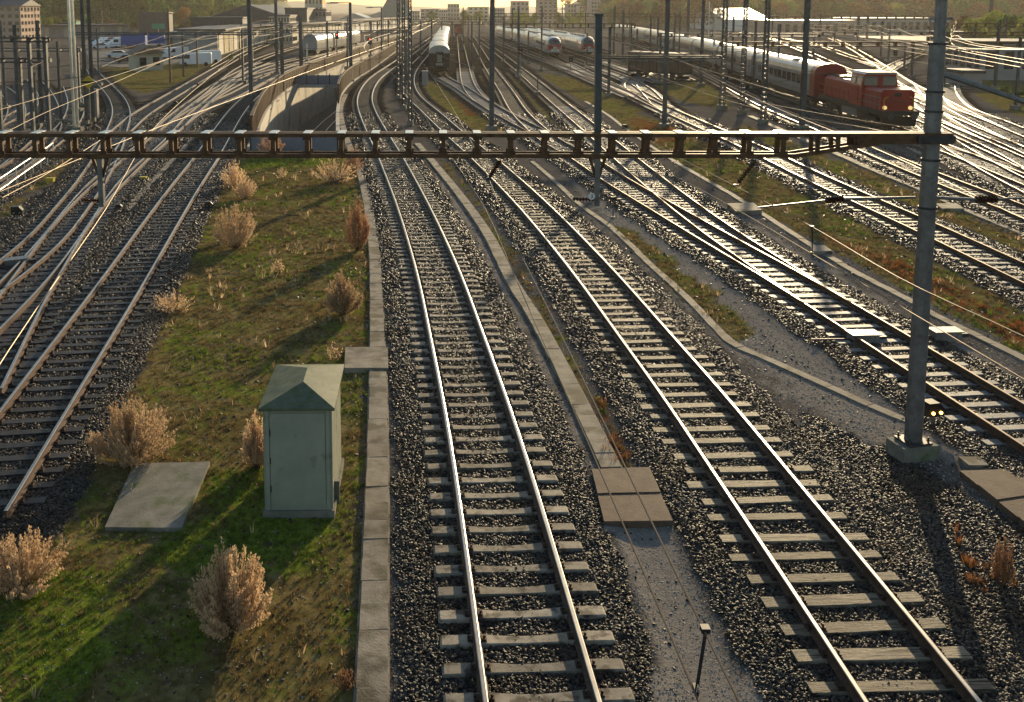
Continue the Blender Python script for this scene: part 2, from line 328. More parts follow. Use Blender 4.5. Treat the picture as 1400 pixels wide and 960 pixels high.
# ------------------------------------------------------------------ ground: one sheet, height and cover follow the tracks
def pip(X, Y, poly):
    n = len(poly); ins = np.zeros(X.shape, bool); j = n-1
    for i in range(n):
        xi, yi = poly[i]; xj, yj = poly[j]
        c = ((yi > Y) != (yj > Y)) & (X < (xj-xi)*(Y-yi)/((yj-yi) if yj != yi else 1e-9)+xi); ins ^= c; j = i
    return ins
def GP(pts, z=-0.1): return [(G(x, y, z).x, G(x, y, z).y) for x, y in pts]
Z_grass = [GP(p) for p in (
 [(300,222),(285,262),(262,300),(237,350),(200,440),(172,500),(135,590),(105,660),(50,735),(-20,800),(-200,960),(-300,1200),(490,1200),(490,960),(494,800),(500,650),(505,500),(504,360),(498,300),(487,232),(465,206),(343,206),(330,215)],
 [(608,220),(650,272),(690,330),(722,385),(760,450),(800,520),(850,600),(868,635),(850,635),(800,540),(755,460),(700,365),(645,270),(600,220)],
 [(838,160),(918,216),(1008,267),(1120,334),(1240,400),(1400,484),(1500,540),(1500,450),(1400,410),(1240,325),(1120,264),(1040,222),(960,186),(880,158),(850,150)],
 [(1020,170),(1120,210),(1250,262),(1400,325),(1500,372),(1500,380),(1400,350),(1270,292),(1100,218),(1000,178)],
 [(592,108),(612,112),(640,130),(700,172),(700,180),(650,182),(615,160),(590,136),(578,118)],
 [(838,305),(870,318),(940,372),(975,395),(1035,450),(1020,470),(985,455),(930,400),(870,345)],
 [(880,92),(950,108),(990,122),(1000,150),(960,145),(925,135),(895,122)],
 [(735,100),(790,108),(850,132),(885,150),(840,160),(790,135)],
 [(1330,105),(1380,110),(1420,120),(1420,168),(1370,150),(1335,132)],
 [(1285,72),(1330,75),(1330,112),(1308,118),(1310,80),(1292,80)],
 [(135,92),(190,94),(240,88),(300,76),(310,82),(250,112),(200,128),(165,120)],
 [(0,300),(60,258),(125,214),(98,214),(45,245),(-20,285)],
 [(640,50),(655,80),(672,110),(660,125),(645,80),(634,52)],
 [(700,95),(750,130),(800,178),(770,180),(730,145),(700,110)],
)]
Z_ball = [GP(p) for p in (
 [(-300,1000),(-20,800),(50,735),(105,660),(135,590),(172,500),(200,440),(237,350),(262,300),(300,222),(345,150),(372,116),(340,110),(250,150),(180,190),(125,222),(60,262),(0,305),(-300,500)],
 [(1100,560),(1190,600),(1260,640),(1330,680),(1500,740),(1700,1300),(1200,1300),(1100,700)],
)]
Z_grav = [GP(p) for p in (
 [(832,712),(915,712),(960,800),(1030,960),(1120,1200),(960,1200),(905,960),(880,860)],
 [(1040,520),(1100,535),(1170,560),(1250,600),(1190,610),(1120,560)],
)]
Z_red = [GP(p) for p in (
 [(1112,322),(1180,350),(1240,385),(1400,478),(1500,520),(1400,440),(1260,370),(1180,340),(1130,320)],
 [(860,160),(905,168),(950,190),(900,196),(870,182)],
 [(1285,720),(1330,715),(1345,770),(1400,820),(1400,850),(1330,800)],
 [(1345,760),(1378,755),(1390,830),(1362,835)],
 [(815,540),(838,580),(862,628),(848,634),(825,590),(800,545)],
 [(620,135),(655,140),(670,160),(640,158)],
)]
Z_moss = [GP(p) for p in (      # greener patches inside the island
 [(262,300),(272,330),(240,375),(215,440),(185,500),(160,540),(150,530),(190,440),(225,360)],
 [(290,640),(420,640),(450,720),(420,780),(330,780),(280,700)],
 [(-40,830),(80,790),(140,860),(150,960),(100,1100),(-100,1100)],
 [(230,730),(290,700),(330,760),(300,800),(200,780)],
 [(345,206),(440,208),(450,225),(330,230)],
)]
HOLE = GP([(344,203),(353,177),(364,153),(382,132),(403,117),(465,90),(540,61),(541,71),(507,95),(482,111),(467,128),(461,150),(461,180),(462,203)])
tp = np.array([(p.x, p.y) for t in tracks.values() for p in t['path'] if p.y < 320])
def lines(segs):
    out = [segs[0][0]]
    for a, b, st in segs:
        n = max(1, int(round((b-a)/st))); out += list(a+(b-a)*(np.arange(1, n+1))/n)
    return np.array(out)
xs = lines([(-6000,-1500,900),(-1500,-400,150),(-400,-120,20),(-120,-50,2.5),(-50,-16,.7),(-16,22,.28),(22,60,.6),(60,120,2),(120,400,20),(400,1500,150),(1500,6000,900)])
ys = lines([(-200,-20,40),(-20,8,3),(8,45,.28),(45,130,.55),(130,320,2),(320,900,20),(900,3000,200),(3000,9000,1000)])
XX, YY = np.meshgrid(xs, ys); X = XX.ravel(); Y = YY.ravel()
def fbm(X, Y, s, seed=0):
    out = np.zeros_like(X); a = .5; r = np.random.default_rng(seed)
    for o in range(5):
        T = r.random((64, 64)); fx = X/s*2**o; fy = Y/s*2**o
        i = np.floor(fx).astype(int); j = np.floor(fy).astype(int); u = fx-i; v = fy-j; u = u*u*(3-2*u); v = v*v*(3-2*v)
        g = lambda a_, b_: T[a_ % 64, b_ % 64]
        out += a*((g(i,j)*(1-u)+g(i+1,j)*u)*(1-v)+(g(i,j+1)*(1-u)+g(i+1,j+1)*u)*v); a *= .5
    return out
def dist_tracks(X, Y):
    d = np.full(X.shape, 99.0)
    near = (Y < 340) & (Y > 0) & (np.abs(X) < 130)
    idx = np.where(near)[0]
    for k in range(0, len(idx), 4000):
        q = idx[k:k+4000]; ymin, ymax = Y[q].min()-6, Y[q].max()+6; xmin, xmax = X[q].min()-6, X[q].max()+6
        s = tp[(tp[:,1] > ymin) & (tp[:,1] < ymax) & (tp[:,0] > xmin) & (tp[:,0] < xmax)]
        if len(s): d[q] = np.sqrt(((X[q][:,None]-s[:,0])**2+(Y[q][:,None]-s[:,1])**2).min(1))
    return d
def cover(X, Y):
    jx = X+(fbm(X, Y, 1.2, 1)-.5)*.9; jy = Y+(fbm(X, Y, 1.2, 2)-.5)*.9
    D = dist_tracks(X, Y)
    Dj = D+(fbm(X, Y, .8, 3)-.5)*.5
    grass = np.zeros_like(X)
    for p in Z_grass: grass = np.maximum(grass, pip(jx, jy, p).astype(float))
    ball = np.clip((2.15-Dj)/.3, 0, 1)
    far = Y > 140
    ball = np.where(far, np.clip((2.9-Dj)/.8, 0, 1)*.9, ball)
    for p in Z_ball: ball = np.maximum(ball, pip(jx, jy, p))
    grav = np.zeros_like(X)
    for p in Z_grav: grav = np.maximum(grav, pip(jx, jy, p).astype(float))
    ball = ball*(1-grav)
    isl = pip(jx, jy, Z_grass[0]) & (D > 1.9); ball = np.where(isl, 0, ball)
    grass = grass*(1-ball)
    red = np.zeros_like(X)
    for p in Z_red: red = np.maximum(red, pip(jx, jy, p).astype(float))
    moss = np.zeros_like(X)
    for p in Z_moss: moss = np.maximum(moss, pip(jx, jy, p).astype(float))
    return D, grass, ball, red, moss
D, grass, ball, red, moss = cover(X, Y)
Z_pale = [GP(p) for p in ([(745,212),(850,215),(1100,400),(1300,560),(1500,700),(1400,652),(1210,612),(1000,475),(880,355)], [(880,212),(1000,288),(1240,430),(1500,575),(1500,640),(1100,385),(870,225)], [(590,225),(640,290),(700,400),(760,510),(820,640),(800,640),(700,440),(620,290)])]+Z_grav
pale = np.zeros_like(X)
for p in Z_pale: pale = np.maximum(pale, pip(X+(fbm(X, Y, 1.2, 1)-.5)*.9, Y+(fbm(X, Y, 1.2, 2)-.5)*.9, p).astype(float))
slope = np.clip((2.5-D)/1.0, 0, 1); slope = slope*slope*(3-2*slope)
def ground_z(D, X, Y, grass, ball):
    s = np.clip((2.5-D)/1.0, 0, 1); s = s*s*(3-2*s)
    z = -.12+.12*s+(fbm(X, Y, 1.5, 5)-.5)*.06*grass*(1-s)+(fbm(X, Y, .7, 6)-.5)*.04*ball
    return np.where(Y > 130, -.06, z)
Zg = ground_z(D, X, Y, grass, ball)
nx, ny = len(xs), len(ys)
ii, jj = np.meshgrid(np.arange(nx-1), np.arange(ny-1)); a = (jj*nx+ii).ravel()
F = np.stack([a, a+1, a+1+nx, a+nx], 1)
cx = (X[F[:,0]]+X[F[:,2]])/2; cy = (Y[F[:,0]]+Y[F[:,2]])/2
F = F[~pip(cx, cy, HOLE)]
me = bpy.data.meshes.new('ground')
me.vertices.add(len(X)); me.vertices.foreach_set('co', np.stack([X, Y, Zg], 1).ravel())
me.loops.add(F.size); me.loops.foreach_set('vertex_index', F.ravel().astype(np.int32))
me.polygons.add(len(F)); me.polygons.foreach_set('loop_start', (np.arange(len(F))*4).astype(np.int32)); me.polygons.foreach_set('loop_total', np.full(len(F), 4, np.int32))
me.polygons.foreach_set('use_smooth', np.ones(len(F), bool))
me.update(calc_edges=True)
ca = me.color_attributes.new('cover', 'FLOAT_COLOR', 'POINT')
yard = ((Y > 8) & (Y < 900)).astype(float)
ca.data.foreach_set('color', np.stack([grass, ball, red, np.where(grass > .5, moss, pale)], 1).ravel().astype(np.float32))
ground = bpy.data.objects.new('ground', me); sc.collection.objects.link(ground); struct(ground)
gm = bpy.data.materials.new('ground_cover'); gm.use_nodes = True; N = gm.node_tree.nodes; L = gm.node_tree.links
b = N['Principled BSDF']; b.inputs['Roughness'].default_value = .8; b.inputs['Specular IOR Level'].default_value = 0.0
at = N.new('ShaderNodeAttribute'); at.attribute_name = 'cover'; sp = N.new('ShaderNodeSeparateColor'); L.new(at.outputs['Color'], sp.inputs[0])
tc = N.new('ShaderNodeTexCoord')
def nz(scale, detail=5, rough=.6):
    n = N.new('ShaderNodeTexNoise'); n.inputs['Scale'].default_value = scale; n.inputs['Detail'].default_value = detail; n.inputs['Roughness'].default_value = rough; L.new(tc.outputs['Object'], n.inputs['Vector']); return n.outputs['Fac']
def ramp(src, *st):
    r = N.new('ShaderNodeValToRGB'); e = r.color_ramp.elements
    while len(e) < len(st): e.new(.5)
    for k, (p, c) in enumerate(st): e[k].position = p; e[k].color = (*c, 1) if len(c) == 3 else c
    L.new(src, r.inputs[0]); return r.outputs[0]
def mixc(f, a_, b_, typ='MIX'):
    m = N.new('ShaderNodeMix'); m.data_type = 'RGBA'; m.blend_type = typ
    for s, i in ((f, 0), (a_, 6), (b_, 7)):
        if isinstance(s, (int, float)): m.inputs[i].default_value = s
        elif isinstance(s, tuple): m.inputs[i].default_value = (*s, 1)
        else: L.new(s, m.inputs[i])
    return m.outputs[2]
def math_(op, a_, b_=None):
    m = N.new('ShaderNodeMath'); m.operation = op; m.use_clamp = True
    for s, i in ((a_, 0), (b_, 1)):
        if s is None: continue
        if isinstance(s, (int, float)): m.inputs[i].default_value = s
        else: L.new(s, m.inputs[i])
    return m.outputs[0]
vo = N.new('ShaderNodeTexVoronoi'); vo.inputs['Scale'].default_value = 32; L.new(tc.outputs['Object'], vo.inputs['Vector'])
vo2 = N.new('ShaderNodeTexVoronoi'); vo2.inputs['Scale'].default_value = 13; L.new(tc.outputs['Object'], vo2.inputs['Vector'])
gravel = mixc(.55, ramp(nz(.35, 8, .7), (.36, (.07, .055, .044)), (.5, (.13, .115, .10)), (.64, (.21, .19, .17))), ramp(vo.outputs['Color'], (.1, (.045, .045, .045)), (.9, (.36, .33, .30))))
balc = mixc(.75, ramp(nz(.8), (.3, (.018, .017, .018)), (.7, (.042, .038, .034))), ramp(vo2.outputs['Color'], (.1, (.012, .012, .013)), (.75, (.03, .028, .026)), (1, (.11, .10, .085))))
gb = ramp(nz(1.6, 8, .75), (.34, (.055, .036, .018)), (.5, (.145, .115, .042)), (.64, (.26, .20, .085)))
gg = ramp(nz(9, 5, .7), (.3, (.055, .085, .012)), (.7, (.22, .28, .03)))
gf = ramp(nz(.5, 9, .75), (.51, (0, 0, 0)), (.61, (1, 1, 1)))
gf = math_('ADD', math_('MULTIPLY', gf, .8), math_('MULTIPLY', at.outputs['Alpha'], .8))
gcol = mixc(gf, gb, gg)
gcol = mixc(ramp(nz(3.0, 6, .7), (.55, (0, 0, 0)), (.66, (.85, .85, .85))), gcol, (.095, .065, .04))
rcol = ramp(nz(6, 6, .7), (.3, (.10, .05, .025)), (.7, (.27, .095, .03)))
gcol = mixc(math_('MULTIPLY', sp.outputs[2], ramp(nz(2.2, 5, .7), (.38, (0, 0, 0)), (.55, (1, 1, 1)))), gcol, rcol)
col = mixc(sp.outputs[0], mixc(at.outputs['Alpha'], mixc(.45, gravel, (.06, .048, .036)), mixc(.5, gravel, (.30, .26, .215))), gcol)
col = mixc(sp.outputs[1], col, balc)
L.new(col, b.inputs['Base Color'])
bp = N.new('ShaderNodeBump'); bp.inputs['Strength'].default_value = 1.0; bp.inputs['Distance'].default_value = .05
hh = mixc(sp.outputs[1], mixc(.5, nz(26, 6, .75), nz(5, 4)), vo2.outputs['Distance'])
L.new(hh, bp.inputs['Height']); L.new(bp.outputs[0], b.inputs['Normal'])
me.materials.append(gm)

def sheet(name, px, z, m):
    P = [G(x, y, z) for x, y in px]; mb = MB(); mb.poly([Vector((p.x, p.y, z)) for p in P]); o = mb.build(name, m); return struct(o)
sheet('car_park', [(112,60),(125,88),(160,92),(186,92),(232,88),(300,72),(300,58),(230,53),(120,54)], .0, mat('asphalt', (.045, .045, .047), (.085, .083, .08), .3, .85))
sheet('yard_road', [(1300,58),(1440,66),(1440,54),(1310,49),(1100,44),(1100,47)], .0, mat('asphalt_pale', (.08, .078, .072), (.14, .135, .12), .25, .8))
# ------------------------------------------------------------------ scatter (stones, tufts): points instanced by geometry nodes
def scatter(name, pts, rot, scl, variants, kind='stuff'):
    me = bpy.data.meshes.new(name); me.vertices.add(len(pts)); me.vertices.foreach_set('co', np.asarray(pts, np.float32).ravel())
    ar = me.attributes.new('rot', 'FLOAT_VECTOR', 'POINT'); ar.data.foreach_set('vector', np.asarray(rot, np.float32).ravel())
    a2 = me.attributes.new('scl', 'FLOAT_VECTOR', 'POINT'); a2.data.foreach_set('vector', np.asarray(scl, np.float32).ravel())
    o = bpy.data.objects.new(name, me); sc.collection.objects.link(o); o['kind'] = kind
    col = bpy.data.collections.new(name+'_source')
    for v in variants: col.objects.link(v)
    ng = bpy.data.node_groups.new(name+'_nodes', 'GeometryNodeTree')
    ng.interface.new_socket('Geometry', in_out='INPUT', socket_type='NodeSocketGeometry'); ng.interface.new_socket('Geometry', in_out='OUTPUT', socket_type='NodeSocketGeometry')
    n = ng.nodes; l = ng.links; gi = n.new('NodeGroupInput'); go = n.new('NodeGroupOutput')
    ci = n.new('GeometryNodeCollectionInfo'); ci.inputs['Collection'].default_value = col; ci.inputs['Separate Children'].default_value = True; ci.inputs['Reset Children'].default_value = True
    ip = n.new('GeometryNodeInstanceOnPoints'); ip.inputs['Pick Instance'].default_value = True
    def na(nm):
        x = n.new('GeometryNodeInputNamedAttribute'); x.data_type = 'FLOAT_VECTOR'; x.inputs['Name'].default_value = nm; return x.outputs[0]
    l.new(gi.outputs[0], ip.inputs['Points']); l.new(ci.outputs[0], ip.inputs['Instance'])
    e2r = n.new('FunctionNodeEulerToRotation'); l.new(na('rot'), e2r.inputs[0]); l.new(e2r.outputs[0], ip.inputs['Rotation']); l.new(na('scl'), ip.inputs['Scale']); l.new(ip.outputs[0], go.inputs[0])
    rv = n.new('FunctionNodeRandomValue'); rv.data_type = 'INT'; rv.inputs['Min'].default_value = 0; rv.inputs['Max'].default_value = len(variants)-1
    l.new(rv.outputs['Value'], ip.inputs['Instance Index']) if False else l.new([x for x in rv.outputs if x.type == 'INT'][0], ip.inputs['Instance Index'])
    for i_ in rv.inputs:
        if i_.type == 'INT' and i_.name == 'Min': i_.default_value = 0
        if i_.type == 'INT' and i_.name == 'Max': i_.default_value = len(variants)-1
    md = o.modifiers.new('scatter', 'NODES'); md.node_group = ng
    return o
def src_obj(name, V, Fs, m):
    me = bpy.data.meshes.new(name); me.from_pydata([tuple(v) for v in V], [], Fs); me.materials.append(m); me.update()
    return bpy.data.objects.new(name, me)
def stone_variant(i):
    import bmesh
    bm = bmesh.new(); bmesh.ops.create_icosphere(bm, subdivisions=1, radius=1)
    r = random.Random(i)
    for v in bm.verts:
        v.co *= r.uniform(.72, 1.15); v.co.z *= .72; v.co.x *= 1.15
    me = bpy.data.meshes.new('ballast_stone'); bm.to_mesh(me); bm.free(); me.materials.append(M['stone'])
    return bpy.data.objects.new('ballast_stone', me)
_n = M['stone'].node_tree; _g = _n.nodes.new('ShaderNodeNewGeometry'); _z = _n.nodes.new('ShaderNodeTexNoise'); _z.inputs['Scale'].default_value = .7; _z.inputs['Detail'].default_value = 4
_n.links.new(_g.outputs['Position'], _z.inputs['Vector']); _r = _n.nodes.new('ShaderNodeValToRGB'); _r.color_ramp.elements[0].position = .42; _r.color_ramp.elements[0].color = (1, 1, 1, 1); _r.color_ramp.elements[1].position = .66; _r.color_ramp.elements[1].color = (1.0, .68, .45, 1)
_n.links.new(_z.outputs['Fac'], _r.inputs[0]); _m = _n.nodes.new('ShaderNodeMix'); _m.data_type = 'RGBA'; _m.blend_type = 'MULTIPLY'; _m.inputs[0].default_value = 1
_b = _n.nodes['Principled BSDF']; _n.links.new(_b.inputs['Base Color'].links[0].from_socket, _m.inputs[6]); _n.links.new(_r.outputs[0], _m.inputs[7]); _n.links.new(_m.outputs[2], _b.inputs['Base Color'])
stones = [stone_variant(i) for i in range(7)]
def in_view(X, Y, m=60):
    cz = Y*math.cos(PITCH)+HC*math.sin(PITCH); u = X/cz*F0+PX; v = PY-F0*(Y*math.sin(PITCH)-HC*math.cos(PITCH))/cz
    return (u > -m) & (u < W0+m) & (v < H0+m)
def sample(y0, y1, dens):
    x0 = min(X_at(-60, y1), X_at(-60, y0)); x1 = max(X_at(1460, y1), X_at(1460, y0)); n = int(dens*(y1-y0)*(x1-x0))
    x = rng.uniform(x0, x1, n); y = rng.uniform(y0, y1, n); k = in_view(x, y); return x[k], y[k]
P_, S_ = [], []
for y0, y1, dens, sz in ((11.2, 16, 860, .029), (16, 22, 700, .032), (22, 30, 480, .038), (30, 42, 210, .052), (42, 60, 90, .068), (60, 85, 25, .09)):
    x, y = sample(y0, y1, dens); d, g_, b_, r_, m_ = cover(x, y)
    k = (b_ > .5) | (rng.random(len(x)) < .012); x, y, d, g_, b_ = x[k], y[k], d[k], g_[k], b_[k]
    k = ~pip(x, y, HOLE); x, y, d, g_, b_ = x[k], y[k], d[k], g_[k], b_[k]
    z = ground_z(d, x, y, g_, b_)+rng.uniform(-.012, .010, len(x)); P_.append(np.stack([x, y, z], 1)); S_.append(sz*rng.uniform(.6, 1.25, len(x)))
P_ = np.concatenate(P_); S_ = np.concatenate(S_); n = len(P_); print('stones', n)
scatter('ballast', P_, rng.uniform(0, 6.28, (n, 3))*np.array([.15, .15, 1]), np.stack([S_*rng.uniform(.8, 1.3, n), S_, S_*.85], 1), stones)

P_, S_ = [], []
for y0, y1, dens, sz in ((11.2, 18, 420, .012), (18, 30, 210, .016), (30, 45, 80, .024)):
    x, y = sample(y0, y1, dens); d, g_, b_, r_, m_ = cover(x, y)
    k = (b_ < .5) & ((g_ < .5) | (rng.random(len(x)) < .12)) & ~pip(x, y, HOLE); x, y, d, g_, b_ = x[k], y[k], d[k], g_[k], b_[k]
    P_.append(np.stack([x, y, ground_z(d, x, y, g_, b_)], 1)); S_.append(sz*rng.uniform(.5, 1.5, len(x)))
P_ = np.concatenate(P_); S_ = np.concatenate(S_); n = len(P_); print('gravel', n)
M['pebble'] = mat('gravel_stone', (.10, .092, .08), (.42, .38, .33), 9, .7, objrand=.6, spec=.2)
pebbles = []
for o_ in stones:
    q_ = bpy.data.objects.new('gravel_stone', o_.data.copy()); q_.data.materials.clear(); q_.data.materials.append(M['pebble']); pebbles.append(q_)
scatter('gravel', P_, rng.uniform(0, 6.28, (n, 3))*np.array([.15, .15, 1]), np.stack([S_*rng.uniform(.8, 1.3, n), S_, S_*.7], 1), pebbles)
def tuft(seed, m, h, n, spread, w=.006):
    r = random.Random(seed); V = []; Fs = []
    for k in range(n):
        a_ = r.uniform(0, 6.28); d = r.uniform(0, spread*.5); bx, by = d*math.cos(a_), d*math.sin(a_); L_ = h*r.uniform(.5, 1.1); ln = r.uniform(.1, .7)*L_
        ex, ey = bx+ln*math.cos(a_), by+ln*math.sin(a_); px_, py_ = -math.sin(a_)*w, math.cos(a_)*w; k0 = len(V)
        V += [(bx-px_, by-py_, -.01), (bx+px_, by+py_, -.01), ((bx*.4+ex*.6)+px_*.7, (by*.4+ey*.6)+py_*.7, L_*.6), ((bx*.4+ex*.6)-px_*.7, (by*.4+ey*.6)-py_*.7, L_*.6), (ex, ey, L_)]
        Fs += [(k0, k0+1, k0+2, k0+3), (k0+3, k0+2, k0+4)]
    return src_obj('grass_tuft', V, Fs, m)
def grass_scatter(name, variants, sel, bands, hs):
    PP, SS = [], []
    for y0, y1, dens, s in bands:
        x, y = sample(y0, y1, dens); d, g_, b_, r_, m_ = cover(x, y); k = sel(x, y, d, g_, b_, r_, m_); k &= ~pip(x, y, HOLE)
        x, y, d, g_, b_ = x[k], y[k], d[k], g_[k], b_[k]
        z = ground_z(d, x, y, g_, b_); PP.append(np.stack([x, y, z], 1)); SS.append(s*rng.uniform(.5, 1.4, len(x)))
    PP = np.concatenate(PP); SS = np.concatenate(SS); n = len(PP); print(name, n)
    rot = np.stack([rng.normal(0, .15, n), rng.normal(0, .15, n), rng.uniform(0, 6.28, n)], 1)
    return scatter(name, PP, rot, np.stack([SS, SS, SS*hs], 1), variants)
gpatch = lambda x, y: fbm(x, y, 2.2, 11)
grass_scatter('grass', [tuft(i, M['bladeG'], .055, 14, .07, .005) for i in range(4)],
    lambda x, y, d, g, b, r, m: (g > .5) & (rng.random(len(x)) < np.clip((gpatch(x, y)-.52)*6, 0.02, .7)+.6*m), ((11.2, 18, 95, 1), (18, 28, 60, 1.2), (28, 45, 26, 1.6), (45, 75, 8, 2.3)), 1)
grass_scatter('dry_grass', [tuft(10+i, M['bladeB'], .06, 12, .09, .005) for i in range(4)],
    lambda x, y, d, g, b, r, m: (g > .5) & (rng.random(len(x)) < np.clip((.66-gpatch(x, y))*4, 0.1, .9)), ((11.2, 18, 70, 1), (18, 28, 45, 1.2), (28, 45, 22, 1.7), (45, 75, 7, 2.5)), .9)
grass_scatter('dry_stalks', [tuft(30+i, M['dry'], .16, 7, .10, .004) for i in range(3)],
    lambda x, y, d, g, b, r, m: (g > .5) & (rng.random(len(x)) < np.clip((fbm(x, y, 1.4, 15)-.55)*5, 0.02, .8)), ((11.2, 20, 9, 1), (20, 45, 6, 1.2), (45, 75, 3, 1.8)), 1)
grass_scatter('red_weeds', [tuft(20+i, M['bladeR'], .16, 16, .16, .008) for i in range(4)],
    lambda x, y, d, g, b, r, m: (r > .5) & (rng.random(len(x)) < np.clip((fbm(x, y, 1.0, 12)-.4)*4, 0, .9)), ((11.2, 22, 30, 1), (22, 45, 22, 1.0), (45, 75, 8, 1.6)), 1)

def leaf_src(i, m):
    r_ = random.Random(i); V = [(-.02,-.004,.01),(0,-.018,.004),(.026,0,.014),(0,.018,.006)]
    return src_obj('fallen_leaf', [(x*r_.uniform(.8,1.2), y, z) for x, y, z in V], [(0,1,2,3)], m)
M['litter'] = leafmat('fallen_leaf', (.30, .17, .05), (.42, .30, .10), .3)
x, y = sample(11.2, 32, 3.0); d, g_, b_, r_, m_ = cover(x, y); z = ground_z(d, x, y, g_, b_)+.035; n = len(x)
scatter('leaf_litter', np.stack([x, y, z], 1), rng.uniform(-.5, .5, (n, 3))+np.stack([np.zeros(n), np.zeros(n), rng.uniform(0, 6.28, n)], 1), np.repeat(rng.uniform(.6, 1.3, (n, 1)), 3, 1), [leaf_src(i, M['litter']) for i in range(3)])
# ------------------------------------------------------------------ tracks
RAILP = [(-.07,-.16),(.07,-.16),(.07,-.148),(.012,-.125),(.012,-.045),(.036,-.035),(.036,-.006),(.024,0),(-.024,0),(-.036,-.006),(-.036,-.035),(-.012,-.045),(-.012,-.125),(-.07,-.148)]
RAILM = [0]*14; RAILM[6] = 1; RAILM[7] = 1; RAILM[8] = 1
def sleeper_mesh(kind):
    mb = MB()
    if kind == 'con':
        xs_ = [-1.3, -1.27, -.95, -.62, -.3, 0, .3, .62, .95, 1.27, 1.3]; hz = [.03, .055, .06, .055, .035, .028, .035, .055, .06, .055, .03]; hw = [.14, .15, .15, .14, .115, .11, .115, .14, .15, .15, .14]
        P = []; F_ = []
        for x, z, w in zip(xs_, hz, hw): P += [(x, -w, -.12), (x, -w*.82, z-.012), (x, -w*.72, z), (x, w*.72, z), (x, w*.82, z-.012), (x, w, -.12)]
        for i in range(len(xs_)-1):
            for k in range(6): F_.append((i*6+k, i*6+(k+1) % 6, (i+1)*6+(k+1) % 6, (i+1)*6+k))
        F_ += [tuple(range(6)), tuple(range(60, 66))[::-1]]
        mb.add(P, F_)
    else:
        w = {'wood': .125, 'dark': .12, 'steel': .125}[kind]; r = random.Random(3)
        n = 9; P = []; F_ = []
        for i in range(n):
            x = -1.28+2.56*i/(n-1); a_, c_ = r.uniform(-.006, .006), r.uniform(-.006, .006)
            P += [(x, -w, -.12), (x, -w+a_, .034), (x, -w+.012+a_, .042), (x, w-.012+c_, .042), (x, w+c_, .034), (x, w, -.12)]
        for i in range(n-1):
            for k in range(6): F_.append((i*6+k, i*6+(k+1) % 6, (i+1)*6+(k+1) % 6, (i+1)*6+k))
        F_ += [tuple(range(6)), tuple(range((n-1)*6, n*6))[::-1]]
        mb.add(P, F_)
    return mb
M['sleeper_far'] = mat('sleeper_weathered', (.045, .04, .036), (.11, .10, .088), 3, .8, spec=.1)  # one darker tone shared by all far sleepers
SM = {'con': M['sleeper_con'], 'wood': M['sleeper_wood'], 'dark': M['sleeper_dark'], 'steel': M['sleeper_steel']}
sl_mesh = {}; cl_mesh = {}
for k in SM:
    o = sleeper_mesh(k).build('sleeper', SM[k]); sl_mesh[k] = o.data; bpy.data.objects.remove(o)
mb = MB()
for sx in (0,):
    mb.box((sx, 0, .052), (.30, .16, .014))
    for q in (-1, 1):
        mb.box((sx+q*.105, 0, .068), (.07, .11, .028)); mb.cyl((sx+q*.115, .0, .07), (sx+q*.115, .0, .115), .018, n=6)
        mb.cyl((sx+q*.12, .055, .055), (sx+q*.12, .055, .092), .014, n=5)
o = mb.build('rail_fastening', M['clip']); clip_mesh = o.data; bpy.data.objects.remove(o)
KEYDET = {'A': 75, 'B': 75, 'L1': 60, 'L2': 45, 'L3': 30, 'C': 60, 'C2': 10, 'D': 30}
for key, t in tracks.items():
    path = t['path']; org = Vector((path[0].x, path[0].y, 0)) if key not in ('A', 'B') else Vector((path[6].x, path[6].y, 0))
    T = thing('railway_track', t['label'], 'railway track', org, 0, 'tracks of the railway yard')
    P = [p+Vector((0, 0, RZ)) for p in path]
    for s in (-1, 1):
        off = []
        for i, p in enumerate(P):
            d = P[min(i+1, len(P)-1)]-P[max(i-1, 0)]; d.normalize(); off.append(p+Vector((d.y, -d.x, 0))*.7535*s)
        MB(org).sweep(off, RAILP, RAILM).build('rail', [M['rail_side'], M['rail_top'] if t['kind'] != 'steel' else M['rail_dull']], T, fix=False)
    # sleepers
    fine = catmull(path[::3]+[path[-1]], .62 if key != 'A' else .60)
    sl = []
    for i in range(1, len(fine)-1):
        p = fine[i]; d = fine[i+1]-fine[i-1]; 
        u = (p.x/(p.y*.9925+1.14))*F0+PX
        if p.y > 170 or p.y < 11: continue
        sl.append((p, math.atan2(d.y, d.x)-math.pi/2, -80 < u < 1480))
    vis = sorted([s for s in sl if s[2]], key=lambda s: s[0].y); near = vis[:100]; ids = set(id(s) for s in near)
    for n_, (p, a_, _) in enumerate(near):
        o = bpy.data.objects.new('sleeper', sl_mesh[t['kind']]); sc.collection.objects.link(o); o.parent = T
        j = .05 if t['kind'] == 'wood' else .012
        o.location = p-org+Vector((random.gauss(0, j), random.gauss(0, j*.5), random.uniform(-.006, .003))); o.rotation_euler = (random.gauss(0, .01), 0, a_+random.gauss(0, j*.3))
        if t['kind'] == 'wood': o.scale = (random.uniform(.97, 1.03), random.uniform(.88, 1.12), 1)
        if n_ < KEYDET.get(key, 0):
            for sx in (-.7535, .7535):
                c = bpy.data.objects.new('rail_fastening', clip_mesh); sc.collection.objects.link(c); c.parent = o; c.location = (sx, 0, 0)
    rest = [s for s in sl if id(s) not in ids and s[2] and s[0].y < 150]
    if rest:
        mb = MB(org)
        for p, a_, _ in rest:
            mb.box((p.x, p.y, -.045), (2.56, .24, .15), rz=a_)
        o = mb.build('sleepers', M['sleeper_far'], T); o['kind'] = 'stuff'

